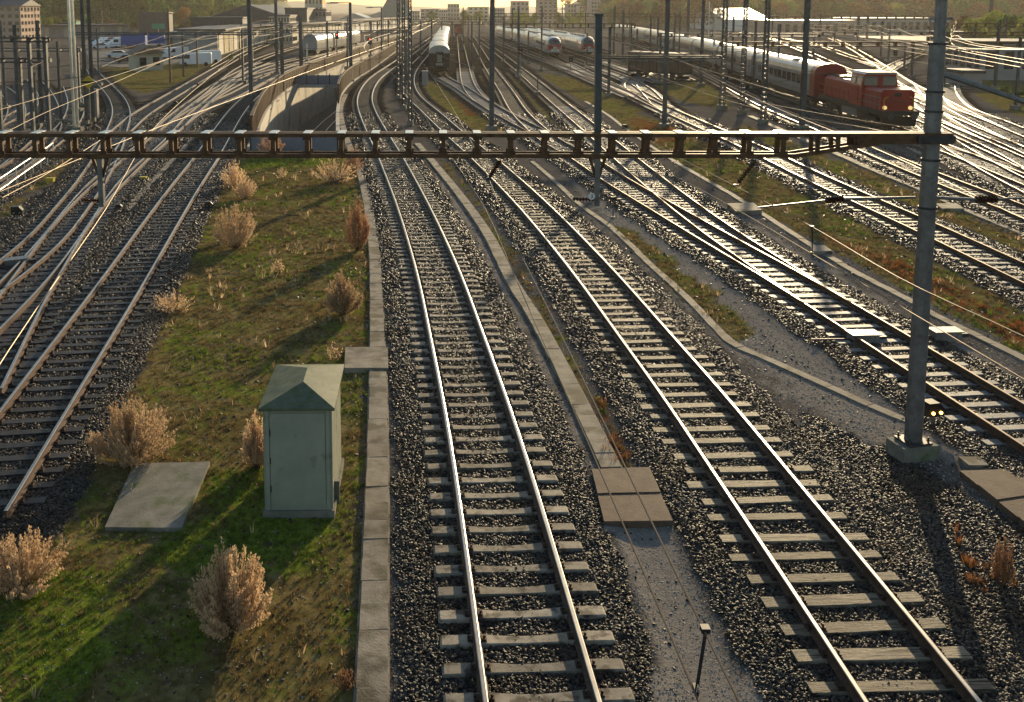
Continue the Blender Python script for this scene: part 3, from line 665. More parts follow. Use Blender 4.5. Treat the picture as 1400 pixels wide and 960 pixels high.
# ------------------------------------------------------------------ slab paths / cable troughs: each a thing with its cover slabs
def slab_path(px, w, label, cat='cable trough', z=-.02, step=.62, m='concrete', far=False, n_ind=100):
    P = [G(x, y, z) for x, y in px]; P = [Vector((p.x, p.y, 0)) for p in P]
    path = catmull(P, step)
    org = path[0].copy(); T = thing('cable_trough', label, cat, (org.x, org.y, 0), 0, 'concrete cable troughs')
    base = MB(org).sweep(smooth_path(path, 2), [(-w/2-.03, -.25), (w/2+.03, -.25), (w/2+.03, z-.035), (-w/2-.03, z-.035)]); base.build('trough_side', M['concrete'], T, fix=False)
    segs = [(a_, b_) for a_, b_ in zip(path, path[1:])]
    segs.sort(key=lambda s: s[0].y)
    rest = MB(org)
    for i, (a_, b_) in enumerate(segs):
        d = b_-a_; L_ = d.length-.012; ang = math.atan2(d.y, d.x)-math.pi/2; c = (a_+b_)/2; jz = random.uniform(-.006, .006)
        if i < n_ind:
            mb = MB(); mb.box((0, 0, 0), (w*random.uniform(.985, 1.01), L_+.02 if not far else L_, .06), taper=.985)
            o = mb.build('cover_slab', M['concrete'], T); o.location = Vector((c.x-org.x+random.gauss(0, .006), c.y-org.y, z-.03+jz)); o.rotation_euler = (0, random.gauss(0, .008), ang+random.gauss(0, .006))
        else: rest.box((c.x, c.y, z-.03), (w, L_, .06), rz=ang)
    if rest.f: rest.build('cover_slabs', M['concrete'], T)['kind'] = 'stuff'
    return T
slab_path([(507,985),(512,800),(516,650),(517,503)], .44, 'pale slab path along the front half of the grass island', n_ind=60)
slab_path([(516,474),(513,360),(506,297),(494,240),(484,215),(474,190),(467,165),(466,145),(473,128)], .42, 'pale slab path behind the small cross slab, up to the underpass', n_ind=90)
slab_path([(836,638),(795,555),(765,496),(730,431),(702,388),(667,320),(632,270),(592,221),(570,195)], .42, 'straight grey slab path between the two middle tracks', n_ind=90)
slab_path([(1336,632),(1257,580),(1216.6,565),(1158,539),(1100,513),(1040,486),(1002,470),(988.6,458),(943,410),(888,360),(839,313),(795,281),(757,246),(727,220)], .26, 'narrow edging curving past the foot of the tall grey mast', n_ind=95, z=-.075)
slab_path([(1500,542),(1400,489.5),(1275,428),(1240,408),(1167,370),(1123.6,344),(1006,269),(918.6,218),(853,174),(834,159),(800,138)], .30, 'edging strip along the reddish weeds right of the points', n_ind=95, z=-.07)
slab_path([(1480,352),(1400,318.6),(1314,283),(1254,256),(1207,237),(1147,211),(1080,182),(1025,158)], .5, 'pale trough between the grass and the train tracks', n_ind=80)
slab_path([(1480,298),(1400,263),(1340,240),(1280,218),(1240,200)], .45, 'bright trough beside the track of the locomotive', n_ind=40)
slab_path([(172,288),(205,250),(238,217),(274,176),(309,134),(340,117)], .34, 'brown weathered trough between two dark left tracks', n_ind=60)
def slab(px, z, th, m, name, label, cat, n=1, bev=0):
    P = [G(x, y, z) for x, y in px]; c = sum(P, Vector())/len(P); c.z = z-th
    T = thing(name, label, cat, c, 0)
    # split into n strips across the first edge direction
    A, B, C_, D_ = P
    for k in range(n):
        a0, a1 = k/n+.004, (k+1)/n-.004
        q = [A.lerp(D_, a0), B.lerp(C_, a0), B.lerp(C_, a1), A.lerp(D_, a1)]
        MB(c).prism([p-Vector((0, 0, th)) for p in q], (0, 0, th-(.018 if n > 2 else .004)*(k % 2))).build('cover_plate' if n > 1 else 'slab', m, T)
    return T
slab([(143,721),(248,722),(287,631),(184,633)], -.03, .10, M['slab_moss'], 'concrete_hatch', 'mossy concrete slab lying in the grass beside the green cabinet', 'hatch cover')
slab([(471,503),(531,503),(530,474),(472,474)], .02, .16, M['concrete'], 'cross_slab', 'short concrete slabs laid across the pale path behind the cabinet', 'cover slab', 2)
slab([(826,713),(920,712),(888,637),(809,640)], .03, .16, M['slab_brown'], 'brown_cover', 'brown ribbed cover slabs at the end of the middle path', 'cover slab', 4)
slab([(1422,730),(1500,700),(1440,638),(1312,642)], .03, .16, M['slab_brown'], 'brown_cover', 'brown cover slabs at the right edge near the tall mast', 'cover slab', 4)
slab([(1006,289),(1042,287),(1030,277),(994,278)], .10, .2, M['concrete'], 'pale_cover', 'pale square cover by the end of the mast arm', 'cover slab')
slab([(1110,344),(1138,343),(1127,335),(1108,336)], .05, .15, M['concrete'], 'pale_cover', 'small cover where the red weeds begin', 'cover slab')
slab([(1288,285),(1318,285),(1308,278),(1278,278)], .05, .15, M['concrete'], 'pale_cover', 'pale cover in the trough right of the tall mast', 'cover slab')
slab([(1325,636),(1352,636),(1338,624),(1310,624)], .0, .1, M['concrete'], 'pale_cover', 'pale paving slab just above the brown cover on the right', 'cover slab')

# ------------------------------------------------------------------ point machines
def point_machine(px, py, rz, label):
    p = G(px, py, .0); T = thing('point_machine', label, 'point machine', p, rz, 'point machines')
    b1 = MB(); b1.box((0, 0, .09), (.8, .42, .26), taper=.92); b1.build('housing', M['galv'], T)
    b2 = MB(); b2.box((0, 0, .235), (.86, .48, .03)); b2.build('lid', M['galv'], T)
    b3 = MB(); b3.cyl((-.4, 0, .06), (-1.5, .05, .06), .022); b3.box((.55, .1, .05), (.3, .2, .12)); b3.build('drive_rod', M['darksteel'], T)
point_machine(1292, 462, R(4), 'grey point motor box right of the tall mast')
point_machine(1180, 466, R(4), 'point rod cover lying between the rails left of the tall mast')
point_machine(22, 362, R(30), 'point machine box between the left crossing rails')

# ------------------------------------------------------------------ cabinet
p0 = G(409, 706, -.1)
cb = thing('equipment_cabinet', 'pale green metal equipment cabinet with hipped roof on the grass', 'cabinet', (p0.x, p0.y, -.1), R(1.0))
mb = MB(); w, dp, h = 1.24, 2.0, 2.02
mb.box((0, dp/2, .06), (w+.10, dp+.1, .14)); mb.build('plinth', M['slab_moss'], cb)
mb = MB(); mb.box((0, dp/2, h/2+.1), (w, dp, h-.06)); mb.build('body', M['cab'], cb)
mb = MB(); mb.box((0, -.012, h/2+.12), (w-.22, .022, h-.22)); mb.build('door', M['cab'], cb)
mb = MB()
for sx in (-1, 1): mb.box((sx*(w/2-.06), -.012, h/2+.1), (.07, .03, h-.08)); mb.box((sx*(w/2+.008), .04, h/2+.1), (.02, .06, h-.08))
mb.build('corner_strip', M['cab'], cb)
mb = MB()
for z in (.5, 1.05, 1.6): mb.cyl((-w/2+.11, -.03, z), (-w/2+.11, -.03, z+.12), .012)
mb.build('hinge', M['darksteel'], cb)
mb = MB(); mb.box((w/2+.05, .5, .0), (.09, .09, .9)); mb.build('cable_duct', M['galv'], cb)
mb = MB(); rw, rd = w/2+.08, .09; z0 = h+.08
P = [(-rw, -rd, z0), (rw, -rd, z0), (rw, dp+rd, z0), (-rw, dp+rd, z0), (-rw, -rd, z0+.05), (rw, -rd, z0+.05), (rw, dp+rd, z0+.05), (-rw, dp+rd, z0+.05), (.03, .7, z0+.25), (.03, dp-.6, z0+.25)]
mb.add(P, [(0, 1, 2, 3), (0, 4, 5, 1), (1, 5, 6, 2), (2, 6, 7, 3), (3, 7, 4, 0), (4, 8, 5), (5, 8, 9, 6), (6, 9, 7), (7, 9, 8, 4)]); mb.build('roof', M['cabroof'], cb)

# ------------------------------------------------------------------ dry shrubs
def shrub(px, py, hpx, wpx, label, m='dry', seed=0, cat='shrub', dens=1.0):
    if hpx > 45: hpx *= 1.1; wpx *= 1.12; dens *= 1.45
    p = G(px, py, -.12); d = p.y; s = (d*.9925+1.1)/F0; h = hpx*s; w = wpx*s/2
    T = thing('dry_shrub', label, cat, p, 0, 'dry tan shrubs on the grass island'); r = random.Random(seed)
    st = MB(); fl = MB(); n = int(105*dens)
    for i in range(n):
        cl_ = i % 11; a_ = cl_*.571+r.gauss(0, .25)+seed; q = min(1.05, max(.03, [.9, .35, .8, .6, 1.0, .15, .7, .95, .5, .85, .3][cl_]+r.gauss(0, .15))); L_ = h*[1, 1.0, .86, .98, .78, .93, .9, .84, 1, .9, .95][cl_]*(1-.36*q*q)*r.uniform(.55, 1.12)
        e = Vector((math.cos(a_)*w*q*.95, math.sin(a_)*w*q*.95, L_)); b0 = Vector((math.cos(a_)*.05*q, math.sin(a_)*.05*q, -.02))
        mid = b0.lerp(e, .5)+Vector((math.cos(a_)*w*.12*q, math.sin(a_)*w*.12*q, -L_*.02)); pts = [b0, mid, e]
        st.tube([b0, mid, e], .0035, n=3)
        k = int((40 if hpx > 40 else 24)*dens)
        for j in range(k):
            t = .25+.78*r.random()**.7; c = (b0.lerp(mid, t*2) if t < .5 else mid.lerp(e, t*2-1)); sp_ = min(.05, h*.045)*(1.25-t)
            c = c+Vector((r.gauss(0, sp_), r.gauss(0, sp_), r.gauss(0, sp_*.6))); sz = r.uniform(.010, .022)*(1 if h > .5 else .85)*(1+max(0, d-20)*.02)
            dr = Vector((r.gauss(0, .5), r.gauss(0, .5), 1)).normalized()*sz*2.2; sd_ = Vector((r.gauss(0, 1), r.gauss(0, 1), r.gauss(0, .3))).normalized()*sz*.6
            fl.add([c-sd_, c+sd_, c+sd_*.4+dr, c-sd_*.4+dr], [(0, 1, 2, 3)])
    st.build('stems', M['stem'], T, fix=False); fl.build('foliage', M[m], T, fix=False)
    return T
shrub(182, 630, 74, 105, 'large tan shrub just behind the mossy concrete slab', seed=1, dens=1.5)
shrub(317, 862, 105, 100, 'tan shrub in front of the cabinet at the bottom', seed=2, dens=1.5)
shrub(28, 805, 66, 110, 'half green dry shrub at the left picture edge', seed=3, dens=1.0)
shrub(468, 430, 50, 50, 'round tan shrub beside the slab path behind the cabinet', seed=4, dens=1.2)
shrub(322, 340, 54, 58, 'tan shrub standing alone in the upper grass', seed=5)
shrub(320, 258, 38, 36, 'left bush of the pair near the dwarf signal', seed=6)
shrub(335, 272, 30, 34, 'right lower bush of the pair near the dwarf signal', seed=7)
shrub(457, 250, 34, 66, 'broad tan shrub under the gantry beam by the slab path', seed=8)
shrub(489, 342, 62, 30, 'reddish tall narrow shrub leaning over the slab path', m='dryr', seed=9)
shrub(483, 240, 40, 30, 'reddish shrub at the top end of the slab path', m='dryr', seed=19)
shrub(352, 638, 64, 40, 'tan shrub pressed against the left side of the cabinet', seed=10)
shrub(236, 427, 30, 64, 'low spreading dry shrub at the left edge of the grass', seed=11, dens=.7)
shrub(381, 374, 20, 20, 'tiny dry sprig in the middle of the upper grass', seed=12, dens=.35)
shrub(385, 246, 18, 16, 'tiny dry sprig under the gantry', seed=13, dens=.35)
shrub(372, 214, 34, 40, 'dark dry shrub seen through the gantry beam', m='dryr', seed=14)
shrub(455, 492, 24, 26, 'thin dry stalks rising behind the cabinet roof', seed=15, dens=.35)
shrub(470, 940, 26, 34, 'low dark dry stalks beside the slab path at the bottom', m='dryr', seed=16, dens=.4)
shrub(1370, 800, 60, 26, 'green and rusty weed growing in the ballast at the right', m='dryr', seed=17, cat='weed', dens=.4)

# ------------------------------------------------------------------ near gantry: tall mast + beam with drop posts
pm = G(1247, 622, -.1); MX, MY = pm.x, pm.y
ma = thing('gantry_mast', 'tall grey steel mast on a concrete block at the right, carrying the gantry beam', 'mast', (MX, MY, -.1), R(12))
mb = MB(); mb.cyl((0, 0, .3), (-.02, 0, 8.75), .185, .16, 8); mb.build('pole', M['galv'], ma)
mb = MB(); mb.box((0, 0, .1), (.86, .56, .40)); mb.build('foundation', M['slab_moss'], ma)
mb = MB(); mb.box((0, 0, .33), (.56, .5, .04)); 
for sx in (-.22, .22):
    for sy in (-.18, .18): mb.cyl((sx, sy, .33), (sx, sy, .46), .022, n=6); mb.box((sx, sy, .39), (.06, .06, .03))
mb.build('base_plate', M['darksteel'], ma)
for z in (6.35, 7.35, 7.75, 5.35, 8.72):
    mb = MB(); mb.cyl((-.01, 0, z), (-.01, 0, z+.05), .195, n=8); mb.build('band', M['darksteel'], ma)
mb = MB(); mb.cyl((-.07, .0, 8.7), (-.07, .0, 11.5), .05, n=8); mb.cyl((.07, 0, 8.7), (.07, 0, 11.5), .065, n=8); mb.bar((-.25, 0, 9.25), (.28, 0, 9.25), .05); mb.build('top_extension', M['galv'], ma)
def loc_m(v): return ma.matrix_world.inverted() @ Vector(v)
def insulator(mb, a, b, r=.065, n=7, mi=0):
    a, b = Vector(a), Vector(b)
    mb.cyl(a, b, r*.35, n=6, mi=mi)
    for k in range(n):
        c = a.lerp(b, (k+.5)/n); e = (b-a).normalized()*((b-a).length/n*.28); mb.cyl(c-e, c+e, r, r*.6, 8, mi=mi)
def P3(px, py, d): return Vector((X_at(px, d, Z_at(px, py, d)), d, Z_at(px, py, d)))
bpy.context.view_layer.update()
def arm(name, label, segs, ins):
    o = P3(*segs[0][0]); T = thing(name, label, 'catenary arm', o, 0, 'catenary arms of the near gantry')
    mb = MB(o)
    for a_, b_, r in segs: mb.cyl(P3(*a_), P3(*b_), r, n=8)
    mb.build('tube', M['galv'], T)
    for a_, b_ in ins:
        mb = MB(o); insulator(mb, P3(*a_), P3(*b_), .085); mb.build('insulator', M['insul'], T)
    return T
arm('cantilever_arm', 'slim arm with brown insulator reaching left from the tall mast', [((1252,270,MY),(1153,272,MY),.028),((1128,274,MY),(1036,284,MY-.4),.018)], [((1153,272,MY),(1128,274,MY))])
arm('cantilever_arm', 'slim arm with insulator reaching right from the tall mast', [((1272,270,MY),(1334,273,MY),.035),((1365,272,MY),(1440,269,MY),.02)], [((1334,273,MY),(1365,272,MY))])
arm('cantilever_arm', 'thick sloping tube running down right from the upper mast', [((1285,100,MY),(1420,146,MY),.055)], [])
# beam
yb = MY; zt = Z_at(700, 183, yb); zb = Z_at(700, 211, yb)
xl = X_at(-60, yb, zt)-3.5; xr = X_at(1297, yb, zt); beam_o = Vector((xl, yb, zt))
T = thing('gantry_beam', 'long rusty open-web gantry beam crossing the whole view', 'gantry beam', beam_o)
BW = .17; xe = X_at(1085, yb, zb); xm = X_at(1195, yb, zb)
mb = MB(beam_o)
for s in (-1, 1):
    y = yb+s*BW; mb.bar((xl, y, zt-.01), (xr, y, zt-.01), .05, .075)
    if s: mb.bar((xl, y+s*-.0, zb), (xe, y, zb), .05, .075); mb.bar((xe, y, zb), (xm, y, zt-.17), .05, .09); mb.bar((xm, y, zt-.16), (xr, y, zt-.16), .05, .06)
    mb.bar((xl, y-s*.055, zt+.026), (xr, y-s*.055, zt+.026), .12, .012); mb.bar((xl, y-s*.055, zb-.045), (xe, y-s*.055, zb-.045), .12, .012)
mb.build('chord', M['gantry'], T)
vx = X_at(52, yb, zt); step = (X_at(975, yb, zt)-X_at(52, yb, zt))/20
k0 = int((xl-vx)/step)+1
for k in range(k0, 24):
    x = vx+k*step
    if x > xe+.2: break
    mb = MB(Vector((x, yb, zt)))
    for s in (-1, 1): mb.box((x, yb+s*BW, (zt+zb)/2), (.088, .06, zt-zb-.06))
    for s in (-1, 1):
        for zz in (zt-.06, zb+.06):
            mb.box((x, yb+s*BW-.042, zz), (.17, .012, .08))
            for q in (-.05, .05): mb.cyl((x+q, yb+s*BW-.048, zz), (x+q, yb+s*BW-.062, zz), .012, n=6)
    mb.build('web_post', M['gantry'], T).location = Vector((x, yb, zt))-beam_o
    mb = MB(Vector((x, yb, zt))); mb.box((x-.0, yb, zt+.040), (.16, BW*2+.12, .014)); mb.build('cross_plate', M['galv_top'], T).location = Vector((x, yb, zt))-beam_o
mb = MB(beam_o); mb.box((xr-.35, yb-.215, zt-.09), (.75, .04, .15)); mb.box((xr-.35, yb+.215, zt-.09), (.75, .04, .15))
for q in (-.28, .28):
    for zz in (-.05, -.13): mb.cyl((xr-.35+q, yb-.235, zt+zz), (xr-.35+q, yb-.26, zt+zz), .018, n=6)
mb.build('clamp', M['darksteel'], T)
for k in range(1, 4):
    f = k/4; x = xe+(xm-xe)*f; zl_ = zb+(zt-.17-zb)*f; mb = MB(beam_o)
    for s in (-1, 1): mb.box((x, yb+s*BW, (zt+zl_)/2), (.08, .05, zt-zl_-.05))
    mb.build('web_post', M['gantry'], T)
mb = MB(beam_o)
for s in (-1, 1): mb.prism([(xm-.5, yb+s*(BW-.012), zt-.03), (xr-.75, yb+s*(BW-.012), zt-.03), (xr-.75, yb+s*(BW-.012), zt-.15), (xm-.1, yb+s*(BW-.012), zt-.15), (xm-.5, yb+s*(BW-.012), zt-.2)], (0, .02, 0))
mb.build('gusset_plate', M['gantry'], T)
def drop_post(px, py0, py1, label, ptop=None):
    x = X_at(px, yb, 5.6); o = Vector((x, yb, zb)); zlow = Z_at(px, py1, yb)
    T = thing('drop_post', label, 'drop post', o, 0, 'posts hanging from the gantry beam'); 
    mb = MB(o); mb.box((x, yb, (zlow+zb)/2), (.10, .12, zb-zlow-.05)); mb.build('post', M['galv'], T)
    if ptop is not None:
        mb = MB(o); xt = X_at(px+2, yb, 9); mb.bar((x, yb, zb), (xt, yb, Z_at(px, ptop, yb)), .13); mb.box((xt, yb, Z_at(px, ptop, yb)), (.17, .17, .04)); mb.build('upper_post', M['mast'], T)
    mb = MB(o)
    for s in (-1, 1): mb.bar((x+s*.17, yb, zb-.03), (x+s*.03, yb, zb-.48), .02, .06)
    mb.box((x, yb, zb-.055), (.4, .3, .03)); mb.build('bracket', M['gantry'], T)
    return T, x, zlow, o
T, x, zl, o = drop_post(816, 215, 283, 'hanging post with round number sign, right of the middle of the beam', 20)
mb = MB(o); insulator(mb, (x-.06, yb, zl+.16), (x-.5, yb, zl+.17), .05); mb.build('insulator', M['insul'], T)
mb = MB(o); mb.cyl((x-.12, yb-.10, zl+.24), (x-.12, yb-.09, zl+.24), .07, n=20); mb.build('round_sign', M['white'], T)
fc = bpy.data.curves.new('sign_number', 'FONT'); fc.body = '3'; fc.size = .12; fc.align_x = 'CENTER'; fc.align_y = 'CENTER'; fc.extrude = .002
to = bpy.data.objects.new('sign_number', fc); sc.collection.objects.link(to); to.parent = T; to.location = Vector((x-.12, yb-.104, zl+.24))-o; to.rotation_euler = (math.pi/2, 0, 0); fc.materials.append(M['black'])
T, x, zl, o = drop_post(139, 215, 284, 'hanging post with insulator under the left part of the beam')
mb = MB(o); insulator(mb, (x-.06, yb, zl+.15), (x-.42, yb, zl+.16), .05); mb.build('insulator', M['insul'], T)
mb = MB(o); mb.bar((x+.25, yb, zb), (x+.06, yb, zb-.6), .025); mb.build('strut', M['galv'], T)
def hang_insulator(a, b, label):
    A_, B_ = P3(*a), P3(*b); T = thing('hanging_insulator', label, 'insulator', A_, 0, 'insulators hanging from the beam')
    mb = MB(A_); insulator(mb, A_.lerp(B_, .15), B_.lerp(A_, .1), .055, 9); mb.build('discs', M['insul'], T)
    mb = MB(A_); mb.cyl(A_, B_, .012, n=6); mb.box(B_, (.1, .04, .06)); mb.build('rod', M['darksteel'], T)
hang_insulator((686,216,yb),(668,245,yb-.2), 'dark slanting insulator below the beam over the wooden track')
hang_insulator((1037,214,yb),(1006,254,yb-.2), 'dark slanting insulator below the beam over the brown grass')

# ------------------------------------------------------------------ overhead wires of the near field
def wire(name, px, z, label, r=.008, zz=None, grp='overhead wires'):
    P = [G(x, y, (zz[i] if zz else z)) for i, (x, y) in enumerate(px)]
    mb = MB(P[0]); mb.tube(catmull(P, max(.6, (P[-1]-P[0]).length/60)), r, 5); o = mb.build(name, M['wire'], fix=False); tag(o, label, 'overhead wire', grp); return o
def catenary(c_px, m_px, lc, lm, drops, zc=5.3, zm=5.75, r=.007):
    wire('contact_wire', c_px, zc, lc, r); wire('messenger_wire', m_px, zm, lm, r)
    for (a_, b_, lab) in drops:
        A_, B_ = G(a_[0], a_[1], zm), G(b_[0], b_[1], zc)
        mb = MB(B_); mb.cyl(B_, A_, .006, n=5); mb.cyl(B_+Vector((.03, .05, 0)), A_+Vector((.03, .05, 0)), .006, n=5); mb.box(B_, (.02, .08, .03)); mb.box(A_, (.05, .05, .03))
        tag(mb.build('dropper', M['darksteel']), lab, 'wire dropper')
catenary([(500,60),(560,130),(618,216),(664,286),(687,338),(756.6,499),(784,559),(860,736),(933,905),(985,1030)], [(560,60),(620,150),(668.6,245),(691,304),(732.6,389),(800,524.6),(860,649),(933,802),(1010,955),(1060,1060)],
  'lower wire crossing above the middle slab path', 'upper wire to the right above the middle slab path', [((964,860),(951,943), 'twin rod dropper hanging near the bottom edge')])
catenary([(760,160),(875,218),(950,255),(1015,291),(1110,347),(1397,517),(1520,590)], [(720,115),(860,178),(933,218),(1010,257),(1110,310),(1243,387),(1400,460),(1520,520)],
  'lower wire along the edging right of the points', 'upper wire crossing the mast above the reddish weeds', [((1110,310),(1110,346), 'dropper above the small cover at the red weeds')], zm=5.9)
wire('contact_wire', [(345,62),(300,95),(209,177),(175,232),(145,285),(24,460),(-40,560)], 5.3, 'wire slanting down across the left tracks from the hanging post')
wire('contact_wire', [(560,50),(430,95),(330,132),(209,177),(0,262)], 5.8, 'wire crossing above the small left field towards the railing', zz=[5.8]*5)
wire('messenger_wire', [(230,80),(130,125),(60,155),(0,185),(-60,215)], 6.4, 'flat wire over the sunken tracks at the left edge')
wire('messenger_wire', [(262,70),(130,112),(0,150),(-60,168)], 6.6, 'upper flat wire over the sunken tracks at the left edge')
wire('contact_wire', [(140,190),(60,240),(0,272)], 5.2, 'short wire above the railing on the far left')
wire('contact_wire', [(855,40),(1040,138),(1180,196),(1240,222),(1400,300),(1500,345)], 5.4, 'wire crossing over the locomotive track in front of the mast')
wire('contact_wire', [(900,110),(1050,142),(1150,160),(1240,174),(1400,196),(1500,212)], 5.4, 'wire running low across the red locomotive')
wire('messenger_wire', [(860,90),(1050,152),(1200,178),(1400,230),(1500,262)], 6.0, 'wire passing just above the end of the beam')
wire('messenger_wire', [(860,60),(1040,118),(1110,135),(1240,138),(1400,170)], 6.2, 'wire passing across the coach windows')

# ------------------------------------------------------------------ small signals, stakes, railing
def dwarf_signal(px, py, s, label, lit=True, post=.35):
    p = G(px, py, -.1); T = thing('dwarf_signal', label, 'dwarf signal', p, R(12), 'dwarf signals beside the tracks')
    mb = MB(); mb.cyl((0, 0, 0), (0, 0, post*s+.05), .05*s, n=8); mb.box((0, 0, .03), (.25*s, .25*s, .06)); mb.build('post', M['galv'], T)
    mb = MB(); z = post*s; mb.prism([(-.22*s, -.1, z), (.22*s, -.1, z), (.22*s, -.1, z+.18*s), (.08*s, -.1, z+.34*s), (-.22*s, -.1, z+.34*s)], (0, .3*s, 0)); mb.build('head', M['black'], T)
    for x_ in (-.11, .11):
        mb = MB(); mb.cyl((x_*s, -.1, z+.09*s), (x_*s, -.13, z+.09*s), .04*s, n=10); mb.build('lamp', M['signal_y'] if lit else M['winlit'], T)
    return T
dwarf_signal(1275, 585, .9, 'lit dwarf signal with two amber lamps right of the tall mast')
dwarf_signal(286, 288, .8, 'unlit dwarf signal at the top edge of the grass island', False, .2)
dwarf_signal(163, 288, .7, 'dark unlit signal box between two left tracks', False, .1)
dwarf_signal(24, 300, 1.1, 'black dwarf signal beside the railing path at the left edge', False, .2)
dwarf_signal(240, 146, 1.0, 'small twin box signal between tracks near the shed', False, .2)
dwarf_signal(270, 118, .9, 'dwarf signal beside the long straight outer track', False, .1)
dwarf_signal(298, 98, .9, 'farther dwarf signal beside the long straight outer track', False, .1)
dwarf_signal(838, 298, .6, 'thin stake signal with a brown foot on the gravel', False, 1.3)
dwarf_signal(855, 178, 1.0, 'dark dwarf signal at the path end below the green verge', False, .1)
# railing
P = [G(x, y, -.1) for x, y in [(-40,300),(0,275),(30,252),(60,230),(80,214)]]; path = catmull(P, 1.9); o = path[0]
T = thing('railing', 'tubular steel railing with sunlit bars beside the sunken track on the left', 'railing', o)
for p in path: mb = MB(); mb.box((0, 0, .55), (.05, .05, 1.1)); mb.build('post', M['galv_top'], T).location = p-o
for z in (.55, 1.1): mb = MB(o); mb.tube([p+Vector((0, 0, z)) for p in path], .03, 6); mb.build('rail_bar', M['galv_top'], T)  # bars in the paler steel, sunlight put into their colour
# small junction box
p = G(40, 228, -.1)
def rel_box(px, py, w, dp, h, m, name, label, cat, lid='galv_top', rz=0):
    p = G(px, py, -.1); T = thing(name, label, cat, p, rz); mb = MB(); mb.box((0, 0, h/2), (w, dp, h)); mb.build('body', M[m], T)
    mb = MB(); mb.box((0, 0, h+.02), (w*1.12, dp*1.12, .05)); mb.build('lid', M[lid], T); mb = MB(); mb.box((0, -dp/2-.012, h*.5), (w*.7, .02, h*.8)); mb.build('door', M[m], T)
rel_box(581, 117, .7, .5, 1.8, 'wallB', 'signal_cabinet', 'pale relay cabinet standing by the curve in front of the dark coach', 'cabinet')
rel_box(130, 163, .6, .5, 2.6, 'wallB', 'signal_cabinet', 'tall grey relay cabinet under the yellow sign', 'cabinet')
rel_box(69, 249, .4, .3, .2, 'yellow', 'track_box', 'small yellowish box on the earth path at the left', 'junction box', 'yellow')
rel_box(196, 247, .35, .3, .18, 'yellow', 'track_box', 'small ochre box on the ballast under the beam', 'junction box', 'yellow')

# ------------------------------------------------------------------ underpass ramp
def path_px(px, z=-.1, st=1.0): return catmull([G(x, y, z) for x, y in px], st)
Lp = path_px([(343,205),(352,177),(363,153),(381.7,132),(402.5,117.5),(465,90),(540,60)], -.1, 2.0)
Rp = path_px([(463,205),(462,180),(462,150),(467,129),(482,112),(507,96),(541,71)], -.1, 2.0)
DP = -5.6
def wall_from(path, z0, z1, th, m, name, label, cat, side=1, parts=None):
    o = path[0].copy(); o.z = 0; T = thing(name, label, cat, o)
    mb = MB(o); mb.sweep([Vector((p.x, p.y, 0)) for p in path], [(-th/2, z0), (th/2, z0), (th/2, z1), (-th/2, z1)]); mb.build('wall', m, T, fix=False)
    return T, o
T, o = wall_from(Lp, DP, .12, .5, M['conc_wall'], 'retaining_wall', 'sunlit pale concrete wall on the far side of the track underpass', 'retaining wall')
T, o = wall_from(Rp, DP, .0, .3, M['conc_wall'], 'retaining_wall', 'shaded concrete wall on the near side of the track underpass', 'retaining wall')
def parapet(path, z0, h, label, side):
    o = path[0].copy(); o.z = 0; T = thing('parapet_fence', label, 'parapet', o, 0, 'rusty parapets of the underpass')
    mb = MB(o); mb.sweep([Vector((p.x, p.y, 0)) for p in path], [(-.04, z0), (.04, z0), (.04, z0+h), (-.04, z0+h)]); mb.build('panel', M['parapet'], T, fix=False)
    mb = MB(o); mb.sweep([Vector((p.x, p.y, 0)) for p in path], [(-.12, z0+h), (.12, z0+h), (.12, z0+h+.1), (-.12, z0+h+.1)]); mb.build('top_rail', M['gantry'], T, fix=False)
    for i, p in enumerate(path[:80]):
        d = path[min(i+1, len(path)-1)]-path[max(i-1, 0)]
        mb = MB(); mb.box((0, 0, z0+h/2+.05), (.16, .16, h+.15), rz=math.atan2(d.y, d.x)); q = mb.build('post', M['gantry'], T); q.location = Vector((p.x-o.x, p.y-o.y, 0))
parapet(catmull(Lp[1:], 1.5), .12, 1.8, 'rusty ribbed parapet curving along the far side of the underpass', 1)
parapet(catmull(Rp[len(Rp)//5:], 1.5), .12, 1.8, 'rusty parapet curving along the near side of the underpass', -1)
def cross_panel(a, b, z0, h, n, label):
    A_, B_ = G(*a), G(*b); o = A_.copy(); T = thing('panel_fence', label, 'panel fence', o, 0, 'blue grey panel fences across the underpass'); d = B_-A_
    rz = math.atan2(d.y, d.x)
    for k in range(n):
        c = A_+d*((k+.5)/n); mb = MB(); mb.box((0, 0, z0+h/2), (d.length/n-.12, .06, h)); q = mb.build('panel', M['panel'], T); q.location = (c.x-o.x, c.y-o.y, 0); q.rotation_euler = (0, 0, rz)
    for k in range(n+1):
        c = A_+d*(k/n); mb = MB(); mb.box((0, 0, z0+h/2+.05), (.12, .14, h+.3)); q = mb.build('post', M['darksteel'], T); q.location = (c.x-o.x, c.y-o.y, 0); q.rotation_euler = (0, 0, rz)
cross_panel((404,116.5), (466,116.5), 0, 1.25, 4, 'panel fence bridging the underpass behind the pale wall')
cross_panel((343,206), (462,206), .0, 1.15, 3, 'panel fence at the near end of the underpass behind the shrubs')
